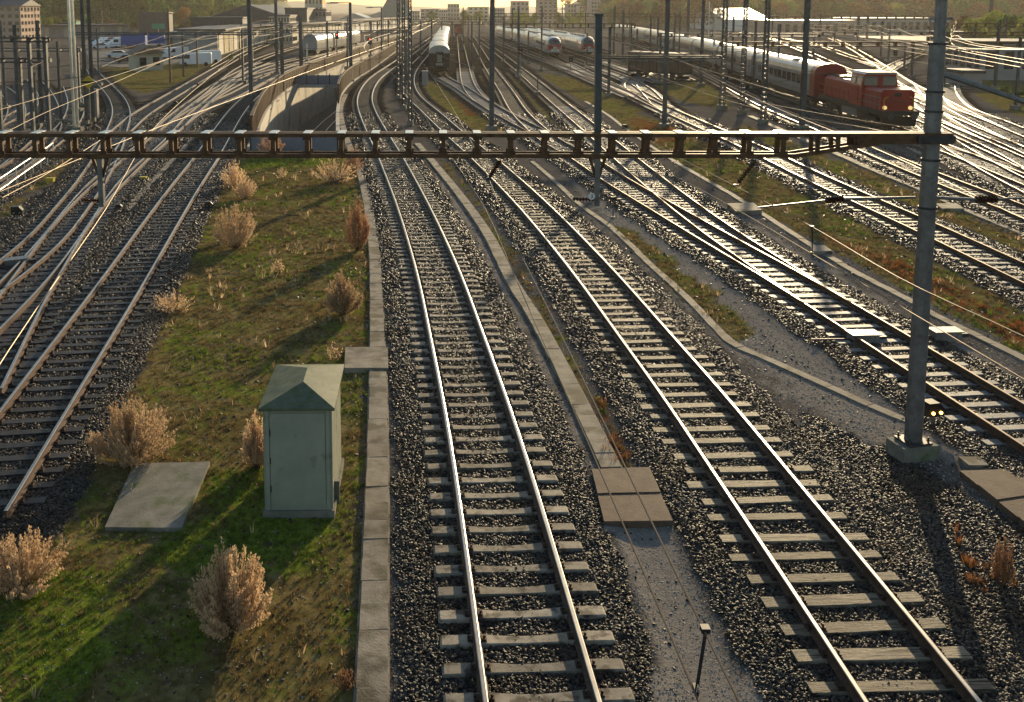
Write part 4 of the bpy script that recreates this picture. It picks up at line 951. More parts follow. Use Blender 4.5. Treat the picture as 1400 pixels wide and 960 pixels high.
# deck strip under far cross panel and near headwall, floor and sunken track
A_, B_ = G(343, 205), G(463, 205); mb = MB((A_.x, A_.y, 0)); mb.box(((A_.x+B_.x)/2, A_.y+.3, (DP+.1)/2), (B_.x-A_.x, .6, .1-DP)); tag(mb.build('headwall', M['conc_wall']), 'low concrete headwall closing the near end of the underpass', 'retaining wall')
A_, B_ = G(403, 117), G(467, 117); mb = MB((A_.x, A_.y, 0)); mb.box(((A_.x+B_.x)/2, A_.y+.6, -.2), (B_.x-A_.x+1, 1.4, .35)); tag(mb.build('bridge_deck', M['conc_wall']), 'narrow concrete deck crossing the underpass under the panel fence', 'bridge deck')
fl = MB(); P = [Vector((x, y, DP)) for x, y in HOLE]; c = sum(P, Vector())/len(P)
mb = MB(); mb.poly([Vector((c.x+(p.x-c.x)*1.05, c.y+(p.y-c.y)*1.03, DP)) for p in P]); fo = mb.build('ramp_floor', mat('ramp_ballast', (.03, .028, .027), (.08, .07, .06), 4, .8)); struct(fo)
P = [G(x, y, DP+.2) for x, y in [(392,215),(418,190),(440,168),(462,150)]]; P = [Vector((p.x, p.y, 0)) for p in P]
mid = [(a_+b_)/2 for a_, b_ in zip(Lp, Rp)]; mid = smooth_path(catmull([Vector((p.x, p.y, 0)) for p in [mid[0]]+mid[4:-1:6]], 1.5), 10)
o = mid[0]; T = thing('railway_track', 'sunken track at the bottom of the concrete underpass', 'railway track', o, 0, 'tracks of the railway yard')
for s in (-1, 1):
    off = []
    for i, p in enumerate(mid):
        d = (mid[min(i+1, len(mid)-1)]-mid[max(i-1, 0)]).normalized(); off.append(p+Vector((d.y, -d.x, 0))*.7535*s+Vector((0, 0, DP+.22)))
    MB(o).sweep(off, RAILP, RAILM).build('rail', [M['rail_side'], M['rail_top']], T, fix=False)
# ------------------------------------------------------------------ rolling stock
def along(key, px, py):
    p = G(px, py, RZ); P = tracks[key]['path']; return min(range(len(P)), key=lambda i: (P[i].x-p.x)**2+(P[i].y-p.y)**2)
def at_s(key, i0, s):
    P = tracks[key]['path']; n = len(P); i = i0+s
    if i >= n-1:
        d = (P[-1]-P[-6]).normalized(); return P[-1]+d*(i-(n-1))
    k = int(i); return P[k].lerp(P[k+1], i-k)
def put_vehicle(o, key, i0, s, L_):
    a_, b_ = at_s(key, i0, s+L_*.14), at_s(key, i0, s+L_*.86); d = b_-a_; rz = math.atan2(d.y, d.x)-math.pi/2
    c = (a_+b_)/2-d.normalized()*L_/2; o.location = (c.x, c.y, RZ); o.rotation_euler = (0, 0, rz)
def loft(sections, mi=0):      # sections: list of (y, [(x,z)...])
    mb = MB(); n = len(sections[0][1]); P = []; F_ = []
    for y, pr in sections: P += [(x, y, z) for x, z in pr]
    for i in range(len(sections)-1):
        for k in range(n): F_.append((i*n+k, i*n+(k+1) % n, (i+1)*n+(k+1) % n, (i+1)*n+k))
    F_ += [tuple(range(n))[::-1], tuple(range((len(sections)-1)*n, len(sections)*n))]
    mb.add(P, F_, mi); return mb
def roofline(w, z0, z1, z2, n=10):  # body side up to z1, arc to z2
    pr = [(-w, z0), (-w, z1)]
    for k in range(1, n): t = math.pi*(1-k/n); pr.append((w*math.cos(t), z1+(z2-z1)*math.sin(t)**.75))
    return pr+[(w, z1), (w, z0)]
def bogie(T, y):
    mb = MB(); mb.box((0, y, .55), (2.3, 2.9, .35))
    for s in (-1, 1): mb.box((s*1.12, y, .62), (.14, 3.0, .3))
    b_ = mb.build('bogie', M['under'], T)
    for dy in (-1.25, 1.25):
        for s in (-1, 1):
            mb = MB(); mb.cyl((s*.68, y+dy, .46), (s*.86, y+dy, .46), .46, n=14); mb.build('wheel', M['darksteel'], b_)
def coach(T, L_, body='coach', low='coach_low', roof='roofw', windows=True, zt=4.05, w=1.42, end='darksteel', n_win=11):
    loft([(0.15, [(-w, 1.05), (-w, 3.1), (w, 3.1), (w, 1.05)]), (L_-.15, [(-w, 1.05), (-w, 3.1), (w, 3.1), (w, 1.05)])]).build('body', M[body], T)
    loft([(0.1, roofline(w+.01, 3.06, 3.1, zt)), (L_-.1, roofline(w+.01, 3.06, 3.1, zt))]).build('roof', M[roof], T, smooth=False)
    for s in (-1, 1):
        mb = MB(); mb.box((s*(w+.012), L_/2, 1.28), (.03, L_-.4, .5)); mb.build('lower_panel', M[low], T)
        if windows:
            for k in range(n_win):
                y = 2.6+(L_-5.2)*(k+.5)/n_win; mb = MB(); mb.box((s*(w+.01), y, 2.35), (.03, (L_-5.2)/n_win*.74, .85)); mb.build('window', M['glass'], T)
            for y in (1.3, L_-1.3): mb = MB(); mb.box((s*(w+.01), y, 2.1), (.03, .85, 1.9)); mb.build('door', M[end if end != 'darksteel' else low], T)
    mb = MB(); mb.box((0, .08, 2.2), (1.1, .16, 2.1)); mb.build('gangway', M['black'], T)
    mb = MB(); mb.box((0, L_-.08, 2.2), (1.1, .16, 2.1)); mb.build('gangway', M['black'], T)
    mb = MB(); mb.box((0, L_/2, .85), (2.4, L_-8.5, .6)); mb.build('underframe', M['under'], T)
    bogie(T, 3.2); bogie(T, L_-3.2)
    mb = MB()
    for s in (-.87, .87): mb.cyl((s, .15, 1.05), (s, -.35, 1.05), .05, n=8); mb.cyl((s, -.35, 1.05), (s, -.42, 1.05), .22, n=12)
    mb.build('buffers', M['darksteel'], T)
# dark coach train
i0 = along('T', 602, 103)
for k in range(6):
    T = thing('railway_coach', ['rearmost parked dark coach with a pale roof and lit rear door window', 'second coach of the parked pale roofed train, behind the rearmost', 'third coach of the parked pale roofed train', 'fourth coach of the parked pale roofed train', 'fifth coach of the parked pale roofed train', 'farthest coach of the parked pale roofed train'][k], 'railway coach', (0, 0, 0), 0, 'parked train with pale roofs')
    coach(T, 25.0, 'darkred' if 0 else 'under', 'under', 'roofw', k < 2, 4.2, 1.45)
    if k == 0:
        mb = MB(); mb.box((0, -.02, 2.35), (.7, .04, 1.0)); mb.build('end_window', M['winlit'], T)  # lit look comes from the pale pane colour, nothing glows
        mb = MB(); mb.box((0, -.03, 1.55), (1.0, .05, .35)); mb.build('end_panel', M['coach'], T)
    put_vehicle(T, 'T', i0, k*26.2, 25.0)
# long train + locomotive
i0 = along('F', 1232, 177)
lo = thing('diesel_locomotive', 'red diesel locomotive with lit headlights at the head of the long train', 'locomotive')
LL = 15.0
mb = MB(); mb.box((0, LL/2, 1.22), (2.9, LL, .34)); mb.build('frame', M['under'], lo)
def hood(y0, y1, w, z0, z1, m, name, cham=.22):
    pr = [(-w, z0), (-w, z1-cham), (-w+cham, z1), (w-cham, z1), (w, z1-cham), (w, z0)]
    return loft([(y0, pr), (y1, pr)]).build(name, M[m], lo)
h1 = hood(.55, 4.2, 1.25, 1.38, 3.0, 'red', 'front_hood'); h2 = hood(7.0, 14.6, 1.0, 1.38, 3.15, 'red', 'rear_hood')
mb = MB(); mb.box((0, .53, 2.62), (.5, .04, .3)); mb.build('number_panel', M['black'], lo)
mb = MB()
for k in range(9): mb.box((0, .53, 1.62+.075*k), (1.7, .03, .03))
mb.build('grille', M['darkred'], lo)
pr = [(-1.42, 1.38), (-1.42, 2.95), (-1.22, 3.95), (1.22, 3.95), (1.42, 2.95), (1.42, 1.38)]
loft([(4.2, pr), (7.0, pr)]).build('cab', M['red'], lo)
pr = [(-1.30, 3.95), (-1.1, 4.12), (1.1, 4.12), (1.30, 3.95)]
loft([(3.95, pr), (7.25, pr)]).build('cab_roof', M['coach'], lo)
for x_ in (-.72, .72): mb = MB(); mb.box((x_, 4.18, 3.42), (1.02, .05, .72)); mb.build('windscreen', M['winlit'], lo); mb = MB(); mb.box((x_, 7.02, 3.42), (1.02, .05, .6)); mb.build('windscreen', M['glass'], lo)
for s in (-1, 1):
    for y in (4.85, 6.25):
        q = Matrix.Rotation(math.radians(-11.3*s), 3, 'Y'); mb = MB(); mb.box((s*1.335, y, 3.42), (.05, .95, .66), M=q); mb.build('side_window', M['winlit'], lo)
    mb = MB(); mb.box((s*1.44, 5.6, 2.2), (.04, 1.4, 1.5)); mb.build('side_panel', M['red'], lo)
    for a_, b_ in ((.3, 4.2), (7.1, 14.7)):
        mb = MB()
        for z in (1.85, 2.4): mb.cyl((s*1.42, a_, z), (s*1.42, b_, z), .022, n=5)
        n = 4 if b_ < 5 else 7
        for k in range(n+1): y = a_+(b_-a_)*k/n; mb.cyl((s*1.42, y, 1.35), (s*1.42, y, 2.4), .02, n=5)
        mb.build('handrail', M['red'] if b_ > 5 else M['galv'], lo)
    mb = MB(); mb.cyl((s*.95, .56, 1.62), (s*.95, .42, 1.62), .15, n=12); mb.build('headlight', M['headlamp'], lo)
    mb = MB(); mb.cyl((s*.87, .05, 1.06), (s*.87, -.5, 1.06), .08, n=8); mb.cyl((s*.87, -.5, 1.06), (s*.87, -.58, 1.06), .24, n=12); mb.build('buffer', M['darksteel'], lo)
    mb = MB(); mb.bar((s*1.1, .3, 1.4), (s*1.1, .3, 2.3), .04); mb.bar((s*1.1, .3, 2.3), (s*.8, .3, 2.5), .04); mb.build('grab_rail', M['yellow'], lo)
mb = MB(); mb.box((0, .1, .62), (2.5, .12, .75)); mb.build('plough', M['black'], lo)
mb = MB(); mb.box((0, 7.3, .8), (2.5, 3.6, .8)); mb.build('fuel_tank', M['coach_low'], lo)
mb = MB(); mb.cyl((0, 9.3, 3.1), (0, 9.3, 3.5), .16, n=10); mb.box((0, 12.2, 3.22), (1.3, 2.2, .16)); mb.build('exhaust_and_fans', M['darksteel'], lo)
bogie(lo, 2.9); bogie(lo, 12.0)
put_vehicle(lo, 'F', i0, 0, LL)
cl = ['grey passenger coach with a red end coupled behind the red locomotive', 'second coach of the long train behind the locomotive', 'third coach of the long train, behind the lattice masts', 'fourth coach of the long train, passing the brown wagon', 'fifth coach of the long train', 'sixth coach of the long train, under the far gantry', 'seventh coach of the long train', 'eighth coach of the long train, far up the yard', 'last visible coach of the long train']
for k in range(9):
    T = thing('railway_coach', cl[k], 'railway coach', (0, 0, 0), 0, 'coaches of the long passenger train')
    coach(T, 25.5, 'coach', 'coach_low', 'roofw', k < 6, 4.1, 1.43)
    if k == 0:
        mb = loft([(0.02, roofline(1.46, 1.05, 3.1, 4.15)), (1.5, roofline(1.46, 1.05, 3.1, 4.15))]); mb.build('red_end', M['darkred'], T)
        for s in (-1, 1): mb = MB(); mb.box((s*1.445, 4.1, 2.2), (.03, 1.3, 1.7)); mb.build('red_door', M['red'], T)
        for y in (9, 10.2): mb = MB(); mb.cyl((-.6, y, 4.0), (-.6, y, 4.16), .3, n=12); mb.build('roof_fan', M['darksteel'], T)
    put_vehicle(T, 'F', i0, LL+.9+k*26.6, 25.5)
# express trains with rounded noses
def express(key, px, py, labs, n):
    i0 = along(key, px, py)
    for c in range(n):
        T = thing('express_coach' if c else 'express_power_car', labs[c], 'express train', (0, 0, 0), 0, 'white express trains')
        L_ = 24.5; w = 1.5
        base = [(-w*.9, .7), (-w, 1.3), (-w, 2.5), (-w*.93, 3.1), (-w*.72, 3.62), (-w*.35, 3.88), (0, 3.93), (w*.35, 3.88), (w*.72, 3.62), (w*.93, 3.1), (w, 2.5), (w, 1.3), (w*.9, .7)]
        if c == 0:
            ss = []
            for y, fx, fz in ((-.0, .28, .25), (.12, .48, .42), (.35, .66, .60), (.8, .82, .78), (1.6, .93, .90), (2.8, .985, .97), (4.2, 1, 1)):
                ss.append((y, [(x*fx, 1.35+(z-1.35)*(fz if z > 1.35 else .6+.4*fz)) for x, z in base]))
            m0, m1, m2 = MB(), MB(), MB(); nn = len(base)
            for i in range(len(ss)-1):
                for k in range(nn):
                    q = [(*ss[i][1][k], ss[i][0]), (*ss[i][1][(k+1) % nn], ss[i][0]), (*ss[i+1][1][(k+1) % nn], ss[i+1][0]), (*ss[i+1][1][k], ss[i+1][0])]
                    q = [(x, y, z) for x, z, y in q]; zc = sum(p[2] for p in q)/4
                    (m2 if (1 <= i <= 3 and 2.35 < zc) else m1 if (i <= 3 and zc > 1.2) else m0).add(q, [(0, 1, 2, 3)])
            m0.add([(x, ss[0][0], z) for x, z in ss[0][1]], [tuple(range(nn))])
            m0.build('nose', M['silver'], T, smooth=True); m1.build('nose_band', M['red'], T, smooth=True); m2.build('windscreen', M['glass'], T, smooth=True)
            for s in (-.55, .55): mb = MB(); mb.cyl((s, .3, 1.35), (s, .05, 1.35), .12, n=10); mb.build('headlight', M['headlamp'], T)
            loft([(4.2, base), (L_, base)]).build('body', M['silver'], T)
        else: loft([(0, base), (L_, base)]).build('body', M['silver'], T)
        for s in (-1, 1):
            mb = MB(); mb.box((s*(w+.005), L_/2+2, 2.3), (.03, L_-6.5, .62)); mb.build('window_band', M['glass'], T)
            mb = MB(); mb.box((s*(w+.006), L_/2+2, 1.0), (.03, L_-5, .25)); mb.build('lower_stripe', M['coach_low'], T)
            mb = MB(); mb.box((s*(w+.008), 5.6, 2.0), (.03, 1.0, 1.9)); mb.build('door', M['red'], T)
        for k in range(4): mb = MB(); mb.box((0, 6+k*4.6, 3.95), (1.5, 2.6, .22)); mb.build('roof_unit', M['coach_low'], T)
        mb = MB(); mb.box((0, L_/2, .75), (2.5, L_-6, .5)); mb.build('underframe', M['under'], T)
        bogie(T, 5.0); bogie(T, L_-3.4); put_vehicle(T, key, i0, c*25.0, L_)
express('U1', 776, 78, ['nearer white express train nose with red band', 'second car of the nearer white express train', 'third car of the nearer white express train', 'fourth car of the nearer white express train', 'fifth car of the nearer white express train'], 5)
express('U2', 811, 77, ['farther white express train nose behind the hanging post mast', 'second car of the farther white express train', 'third car of the farther white express train', 'fourth car of the farther white express train'], 4)
# covered wagons
i0 = along('L7', 428, 76)
for k in range(3):
    T = thing('covered_wagon', ['nearest grey round topped covered wagon of the left yard', 'second grey round topped covered wagon of the left yard', 'third grey covered wagon, the farthest of the left yard'][k], 'freight wagon', (0, 0, 0), 0, 'grey covered wagons')
    pr = roofline(1.45, 1.1, 2.4, 4.2, 12); loft([(.3, pr), (17.6, pr)]).build('cover', M['roofw'], T)
    loft([(.2, roofline(1.5, 1.1, 2.42, 4.26, 12)), (.45, roofline(1.5, 1.1, 2.42, 4.26, 12))]).build('end_wall', M['wallB'], T)
    loft([(8.8, roofline(1.48, 1.1, 2.41, 4.24, 12)), (9.05, roofline(1.48, 1.1, 2.41, 4.24, 12))]).build('middle_hoop', M['coach_low'], T)
    mb = MB(); mb.box((0, 9, .95), (2.6, 17.8, .3)); mb.build('frame', M['under'], T); bogie(T, 2.6); bogie(T, 15.2)
    put_vehicle(T, 'L7', i0, k*19, 18)
# brown wagon
p = G(938, 109, 0); T = thing('box_wagon', 'dark brown box wagon on the green verge beside the long train', 'freight wagon', (p.x, p.y, 0), R(38))
mb = MB(); mb.box((0, 4.5, 2.1), (2.7, 9, 2.3)); mb.build('body', M['boxcar'], T)
loft([(-.1, roofline(1.42, 3.2, 3.25, 3.55)), (9.1, roofline(1.42, 3.2, 3.25, 3.55))]).build('roof', M['boxcar'], T)
mb = MB()
for k in range(8):
    for s in (-1, 1): mb.box((s*1.38, .3+k*1.2, 2.1), (.06, .1, 2.3))
mb.build('ribs', M['under'], T); mb = MB(); mb.box((0, 4.5, .85), (2.4, 9.2, .25)); mb.build('frame', M['under'], T)
for y in (1.6, 7.4):
    for s in (-1, 1): mb = MB(); mb.cyl((s*.75, y, .45), (s*.9, y, .45), .45, n=12); mb.build('wheel', M['darksteel'], T)
mb = MB()
for y in (.6, 8.4): mb.box((0, y, .2), (2.6, .3, .5))
mb.build('support', M['under'], T)
# small shunter far up
p = G(628, 50, .2); T = thing('shunting_engine', 'small dark red shunting engine far up beside the parked coaches', 'locomotive', (p.x, p.y, .2), R(4))
mb = MB(); mb.box((0, 4, 1.0), (2.8, 8, .4)); mb.build('frame', M['under'], T); mb = MB(); mb.box((0, 2.0, 2.1), (2.0, 3.6, 1.8)); mb.build('hood', M['darkred'], T)
mb = MB(); mb.box((0, 5.4, 2.7), (2.7, 2.6, 3.0)); mb.build('cab', M['darkred'], T); mb = MB(); mb.box((0, 4.05, 3.4), (2.3, .06, .8)); mb.build('windscreen', M['glass'], T)
mb = MB(); mb.box((0, 5.4, 4.25), (2.9, 3.0, .12)); mb.build('roof', M['roofD'], T)
for y in (1.5, 6):
    for s in (-1, 1): mb = MB(); mb.cyl((s*.7, y, .5), (s*.88, y, .5), .5, n=12); mb.build('wheel', M['darksteel'], T)

# ------------------------------------------------------------------ masts
def sc_at(py): return (py-13)/9.43*.985      # pixels per metre at a ground row
def mast(px, py, ytop, wpx, kind, label, lean=0, m=None, arms=()):
    p = G(px, py, -.1); s = sc_at(py); h = max(2, (py-ytop)/s); w = max(.14, wpx/s)
    T = thing({'lattice': 'lattice_mast', 'wood': 'wooden_pole', 'lamp': 'yard_lamp', 'tube': 'catenary_mast', 'sig': 'signal'}[kind], label, {'lamp': 'lamp post', 'sig': 'signal', 'wood': 'pole'}.get(kind, 'mast'), p, R(random.uniform(-8, 8)), {'tube': 'catenary masts of the yard', 'lattice': 'lattice masts', 'wood': 'wooden poles by the shed', 'lamp': 'yard lamps', 'sig': 'signals of the yard'}[kind])
    if kind == 'lattice':
        mb = MB(); q = w/2
        for sx in (-1, 1):
            for sy in (-1, 1): mb.bar((sx*q, sy*q, .2), (sx*q*.75, sy*q*.75, h), .07)
        mb.build('chords', M['mast'], T); mb = MB(); n = int(h/(w*1.1)); 
        for k in range(n):
            z0, z1 = .3+(h-.4)*k/n, .3+(h-.4)*(k+1)/n; f = 1-.25*k/n; e = q*f; s_ = 1 if k % 2 else -1
            for a_, b_ in (((-e*s_, -e, z0), (e*s_, -e, z1)), ((-e*s_, e, z0), (e*s_, e, z1)), ((-e, -e*s_, z0), (-e, e*s_, z1)), ((e, -e*s_, z0), (e, e*s_, z1)), ((-e, -e, z1), (e, -e, z1)), ((-e, e, z1), (e, e, z1))): mb.bar(a_, b_, .045)
        mb.build('bracing', M['mast'], T); mb = MB(); mb.box((0, 0, .1), (w*1.9, w*1.9, .7)); mb.build('foundation', M['slab_moss'], T)
    elif kind == 'wood':
        mb = MB(); mb.cyl((0, 0, 0), (lean, 0, h), w*.5, w*.36, 8); mb.build('pole', M['mastwood'], T)
        mb = MB(); mb.bar((lean-.5, 0, h-.7), (lean+.5, 0, h-.7), .09); mb.build('crossarm', M['mastwood'], T)
    elif kind == 'lamp':
        mb = MB(); mb.cyl((0, 0, 0), (0, 0, h), w*.55, w*.4, 8); mb.build('pole', M['mast'], T)
        mb = MB(); mb.bar((0, 0, h-.05), (-2.6, 0, h), .1); mb.build('bracket', M['mast'], T); mb = MB(); mb.box((-2.3, 0, h-.08), (1.5, .4, .16)); mb.build('lamp_head', M['galv'], T)
        mb = MB(); mb.box((0, 0, .1), (w*1.8, w*1.8, .5)); mb.build('foundation', M['slab_moss'], T)
    elif kind == 'sig':
        mb = MB(); mb.cyl((0, 0, 0), (0, 0, h-.6), .07, n=8); mb.build('post', M['galv'], T)
        mb = MB(); hw, hh = max(.3, .34), 1.0
        mb.box((0, 0, h-.5), (.62, .28, 1.0)); mb.build('head', M['black'], T)
        for z in (-.25, -.7): mb = MB(); mb.cyl((0, -.15, h+z), (0, -.2, h+z), .1, n=10); mb.build('lamp', M['redlamp'] if (z == -.25 and 'red' in label) else M['winlit'], T)
    else:
        mb = MB()
        f = w*.5; mb.box((0, -f, h/2), (w, .03, h)); mb.box((0, f, h/2), (w, .03, h)); mb.box((0, 0, h/2), (.03, w, h)); mb.build('pole', m or M['mast'], T)
        mb = MB(); mb.box((0, 0, .12), (max(.7, w*2.4), max(.7, w*2.4), .6)); mb.build('foundation', M['slab_moss'], T)
        for zz, dx in arms:
            mb = MB(); mb.cyl((0, 0, zz), (dx, 0, zz+.25), .04, n=6); mb.cyl((0, 0, zz+1.1), (dx*.75, 0, zz+.2), .03, n=6); mb.build('cantilever', M['galv'], T)
            mb = MB(); insulator(mb, (dx*.18, 0, zz+.05), (dx*.32, 0, zz+.08), .08, 5); mb.build('insulator', M['insul'], T)
    return T
ML = [
 (344,158,-14,5,'tube','tall dark mast at the bend before the rusty parapet',()), (386,106,30,4,'tube','mast just behind the rusty parapet, left of the lamp like masts',()),
 (379,102,-6,3.5,'tube','thin mast beside the red lit signal',()), (412,103,24,4,'tube','mast behind the parapet in front of the grey covered wagons',((5.5,2.5),)),
 (480,112,5,5,'lamp','lamp mast with a short arm rising from the near parapet',()), (476,70,24,2,'tube','thin mast right behind the arm lamp mast',()),
 (522,80,11,2.6,'lamp','farther lamp mast with an arm above the underpass',()), (531,70,28,2,'tube','short mast right of the farther arm lamp',()),
 (107,181,-16,2.2,'tube','slim sunlit mast left of the yellow diamond sign',()), (102,179,-16,3,'tube','dark mast directly left of the slim sunlit mast',()),
 (119,172,-14,3,'lattice','first of the close lattice masts behind the yellow sign',()), (128,168,-14,3,'lattice','second of the close lattice masts behind the yellow sign',()),
 (233,113,13,3.2,'wood','leaning wooden pole in the grass in front of the shed corner',()), (251,105,48,3,'wood','short wooden pole between the shed and the white van',()), (270,94,44,2.6,'wood','wooden pole in front of the white van',()), (328,82,44,2.4,'wood','wooden pole in front of the boarded warehouse',()),
 (672,179,-12,6,'tube','dark mast between the two central tracks, just above the beam',()),
 (545,136,-12,3.4,'lattice','left lattice mast of the central trio',()), (552,150,-12,3.6,'lattice','middle lattice mast of the central trio',()), (561,172,-12,4,'lattice','right lattice mast of the central trio beside the brown rubble',()),
 (708,107,10,2.4,'tube','slim mast among the fan tracks left of the express noses',()), (740,98,10,2,'tube','mast in front of the nearer express train',()), (711,113,64,2,'sig','signal on a post in the fan tracks',()),
 (780,98,76,2,'sig','low signal below the nearer express nose',()), (832,132,38,3,'tube','mast with long shadow on the green verge',((5.0,-2.5),)), (851,85,14,2.4,'tube','mast right of the farther express nose',()), (839,78,10,2,'tube','thin mast behind the farther express nose',()),
 (908,176,-12,5.5,'tube','dark mast standing at the orange weeds near the beam',((5.3,-4.5),(5.3,3.2))), (939,82,-6,3,'tube','mast behind the dark brown wagon',()), (958,118,-6,3.5,'tube','mast beside the long train at the end of the brown wagon',()),
 (921,84,18,1.6,'tube','thin mast in front of the coach roofs, left one',()), (928,85,18,1.6,'tube','thin mast in front of the coach roofs, right one',()),
 (987,150,-10,6,'lattice','left lattice mast on the verge beside the long train',()), (1014,157,-10,5,'lattice','middle lattice mast on the verge beside the long train',()), (1043,170,-10,6,'lattice','right lattice mast on the verge, nearest the camera',()),
 (1096,178,-12,6,'tube','dark mast before the grey coach with the red end',()), (1172,52,22,2.6,'tube','left leg mast of the far right gantry',()), (1185,56,22,2.4,'tube','second leg mast of the far right gantry',()),
 (1246,107,62,2.4,'tube','short mast by the curving track behind the locomotive',()), (1360,122,32,3,'tube','mast in front of the workshop wall',()), (1352,58,-10,3.5,'tube','dark mast above the workshop roof at the upper right',()),
 (1223,91,68,2,'sig','black two headed signal standing in the glinting points',()), (379,99,58,2,'sig','red lit signal left of the covered wagons',()), (506,98,52,2,'sig','red lit signal over the near parapet',()), (461,88,46,2,'sig','signal standing in front of the covered wagons',()),
 (420,85,60,2,'tube','low sunlit post at the near end of the covered wagons',()), (590,90,26,2,'tube','mast between the central curve and the dark coach',()), (655,83,24,1.6,'tube','thin mast beside the siding right of the parked coaches',()), (735,130,118,1.5,'tube','stub post in the fan tracks',()),
 (633,70,10,1.4,'tube','thin far mast right of the parked coaches',()), (700,70,12,1.8,'tube','far mast at the start of the express trains',()), (560,62,18,1.6,'tube','far mast where the central tracks converge',()), (1302,98,58,1.6,'tube','short bright post in the curved siding, left one',()), (1313,96,60,1.6,'tube','short bright post in the curved siding, right one',()),
 (860,60,8,1.6,'lamp','far lamp above the coach roofs',()), (968,66,4,1.4,'tube','far mast above the bright coach roof',()), (1150,50,16,1.4,'lamp','far yard lamp against the right hillside',()), (140,48,14,1.4,'lamp','street lamp before the left wood',()), (50,60,16,1.2,'lamp','street lamp at the left building',()), (768,62,8,1.6,'lamp','lamp with a round head above the express trains',()),
]
ML += [
 (27,178,36,3,'lattice','left lattice leg in front of the signal bridge',()), (58,174,30,3,'lattice','lattice mast at the right end of the signal bridge',()), (84,170,58,3,'tube','short post between the bending tracks and the slim mast',()), (8,150,30,3,'tube','post at the left edge behind the signal bridge',()),
 (51,176,100,2,'tube','reddish low post under the signal bridge',()), (136,118,40,2,'tube','thin post at the head of the bending track',()), (300,60,30,1.6,'tube','thin post before the dark canopy',()), (448,96,30,2.4,'tube','mast over the middle of the far parapet',()),
 (508,64,30,1.8,'tube','far mast behind the arm lamp mast, first of two',()), (516,60,30,1.6,'tube','far mast behind the arm lamp mast, second of two',()), (575,80,28,1.8,'tube','mast at the bend of the wooden track far up',()), (604,66,30,1.4,'tube','far mast just left of the parked train',()),
 (645,95,30,2,'tube','mast in the siding fan right of the parked coaches',()), (688,84,24,1.8,'tube','mast left of the express tracks',()), (722,88,44,1.8,'tube','short mast in front of the express cars',()), (802,90,46,2,'tube','short mast between the two express noses',()), (870,96,40,2,'tube','mast at the head of the fan of points',()), (888,100,22,2,'tube','mast left of the brown wagon',()), (898,92,24,1.8,'tube','thin mast close behind the brown wagon left end',()),
 (975,98,20,2.2,'tube','mast in front of the bright coach roof',()), (1000,110,24,2.2,'tube','mast against the coach side between the lattice masts',()), (1030,122,30,2.4,'tube','mast against the coach side left of the nearest lattice mast',()), (1062,130,34,2.4,'tube','mast against the coach side right of the nearest lattice mast',()),
 (1120,64,20,1.8,'tube','mast behind the red coach end',()), (1140,72,34,2,'tube','mast between the golden gantries',()), (1204,80,30,2,'tube','mast in the glinting points left of the black signal',()), (1236,96,58,2,'tube','mast close to the black signal',()), (1330,92,40,2.2,'tube','mast before the brown house',()), (1316,70,30,1.8,'tube','far mast behind the brown house corner',()), (1388,150,52,2.6,'tube','mast at the right edge by the embankment',()), (1372,88,24,2,'tube','mast over the workshop roof',()),
]
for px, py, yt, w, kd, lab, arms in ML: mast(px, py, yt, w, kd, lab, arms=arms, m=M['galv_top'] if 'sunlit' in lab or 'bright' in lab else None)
# yellow diamond sign
p = G(127, 172, -.1); T = thing('diamond_sign', 'yellow diamond sign with a black bar in front of the left lattice masts', 'sign', p)
s = sc_at(172); hz = (172-112)/s; mb = MB(); mb.cyl((0, -.5, 0), (0, -.5, hz), .05, n=8); mb.build('post', M['galv'], T)
mb = MB(); a_ = 9.5/s; mb.prism([(-a_, -.6, hz), (-a_*.35, -.6, hz+a_*.62), (0, -.6, hz+a_), (a_*.35, -.6, hz+a_*.62), (a_, -.6, hz), (a_*.35, -.6, hz-a_*.62), (0, -.6, hz-a_), (-a_*.35, -.6, hz-a_*.62)], (0, .04, 0)); mb.build('plate', M['yellow'], T)
mb = MB(); mb.box((0, -.62, hz), (a_*2.05, .03, a_*.28)); mb.build('bar', M['black'], T)

# ------------------------------------------------------------------ far gantries
def far_gantry(pxa, pxb, y0, y1, d, label, legs=(), pitch=1.6, m='gantry', name='gantry'):
    za, zb_ = Z_at(0, y0, d), Z_at(0, y1, d); xa, xb = X_at(pxa, d, za), X_at(pxb, d, za); o = Vector((xa, d, -.1))
    T = thing(name, label, 'gantry', o, 0, 'gantries farther up the yard'); mb = MB(o); t = max(.1, (za-zb_)*.16)
    for s in (-.22, .22): mb.bar((xa, d+s, za), (xb, d+s, za), .08, t); mb.bar((xa, d+s, zb_), (xb, d+s, zb_), .08, t)
    mb.build('chords', M[m], T); mb = MB(o); n = max(2, min(60, int((xb-xa)/pitch)))
    for k in range(n+1): x = xa+(xb-xa)*k/n; mb.box((x, d, (za+zb_)/2), (.16, .46, za-zb_))
    mb.build('web_posts', M[m], T)
    for lx in legs:
        x = X_at(lx, d, 2); mb = MB(o); mb.box((x, d, za/2), (.24, .3, za+.2)); mb.build('leg', M['mast'], T)
        mb = MB(o); mb.box((x, d, .1), (1, 1, .5)); mb.build('foundation', M['slab_moss'], T)
far_gantry(688, 868, 32.5, 38, 140, 'blocky dark gantry just above the express trains', (709, 862), 1.1)
far_gantry(672, 905, 18.5, 23, 260, 'farther gantry above the express trains, against the city', (690, 800, 900), 2)
far_gantry(522, 710, 23.5, 27, 250, 'gantry crossing above the parked coach train', (524, 640), 2.2)
far_gantry(505, 730, 30, 33.5, 190, 'nearer gantry across the roofs of the parked train', (507, 618), 2)
far_gantry(100, 350, 45, 47.5, 86, 'thin flat gantry across the left yard above the shed', (104,), 3, 'mast')
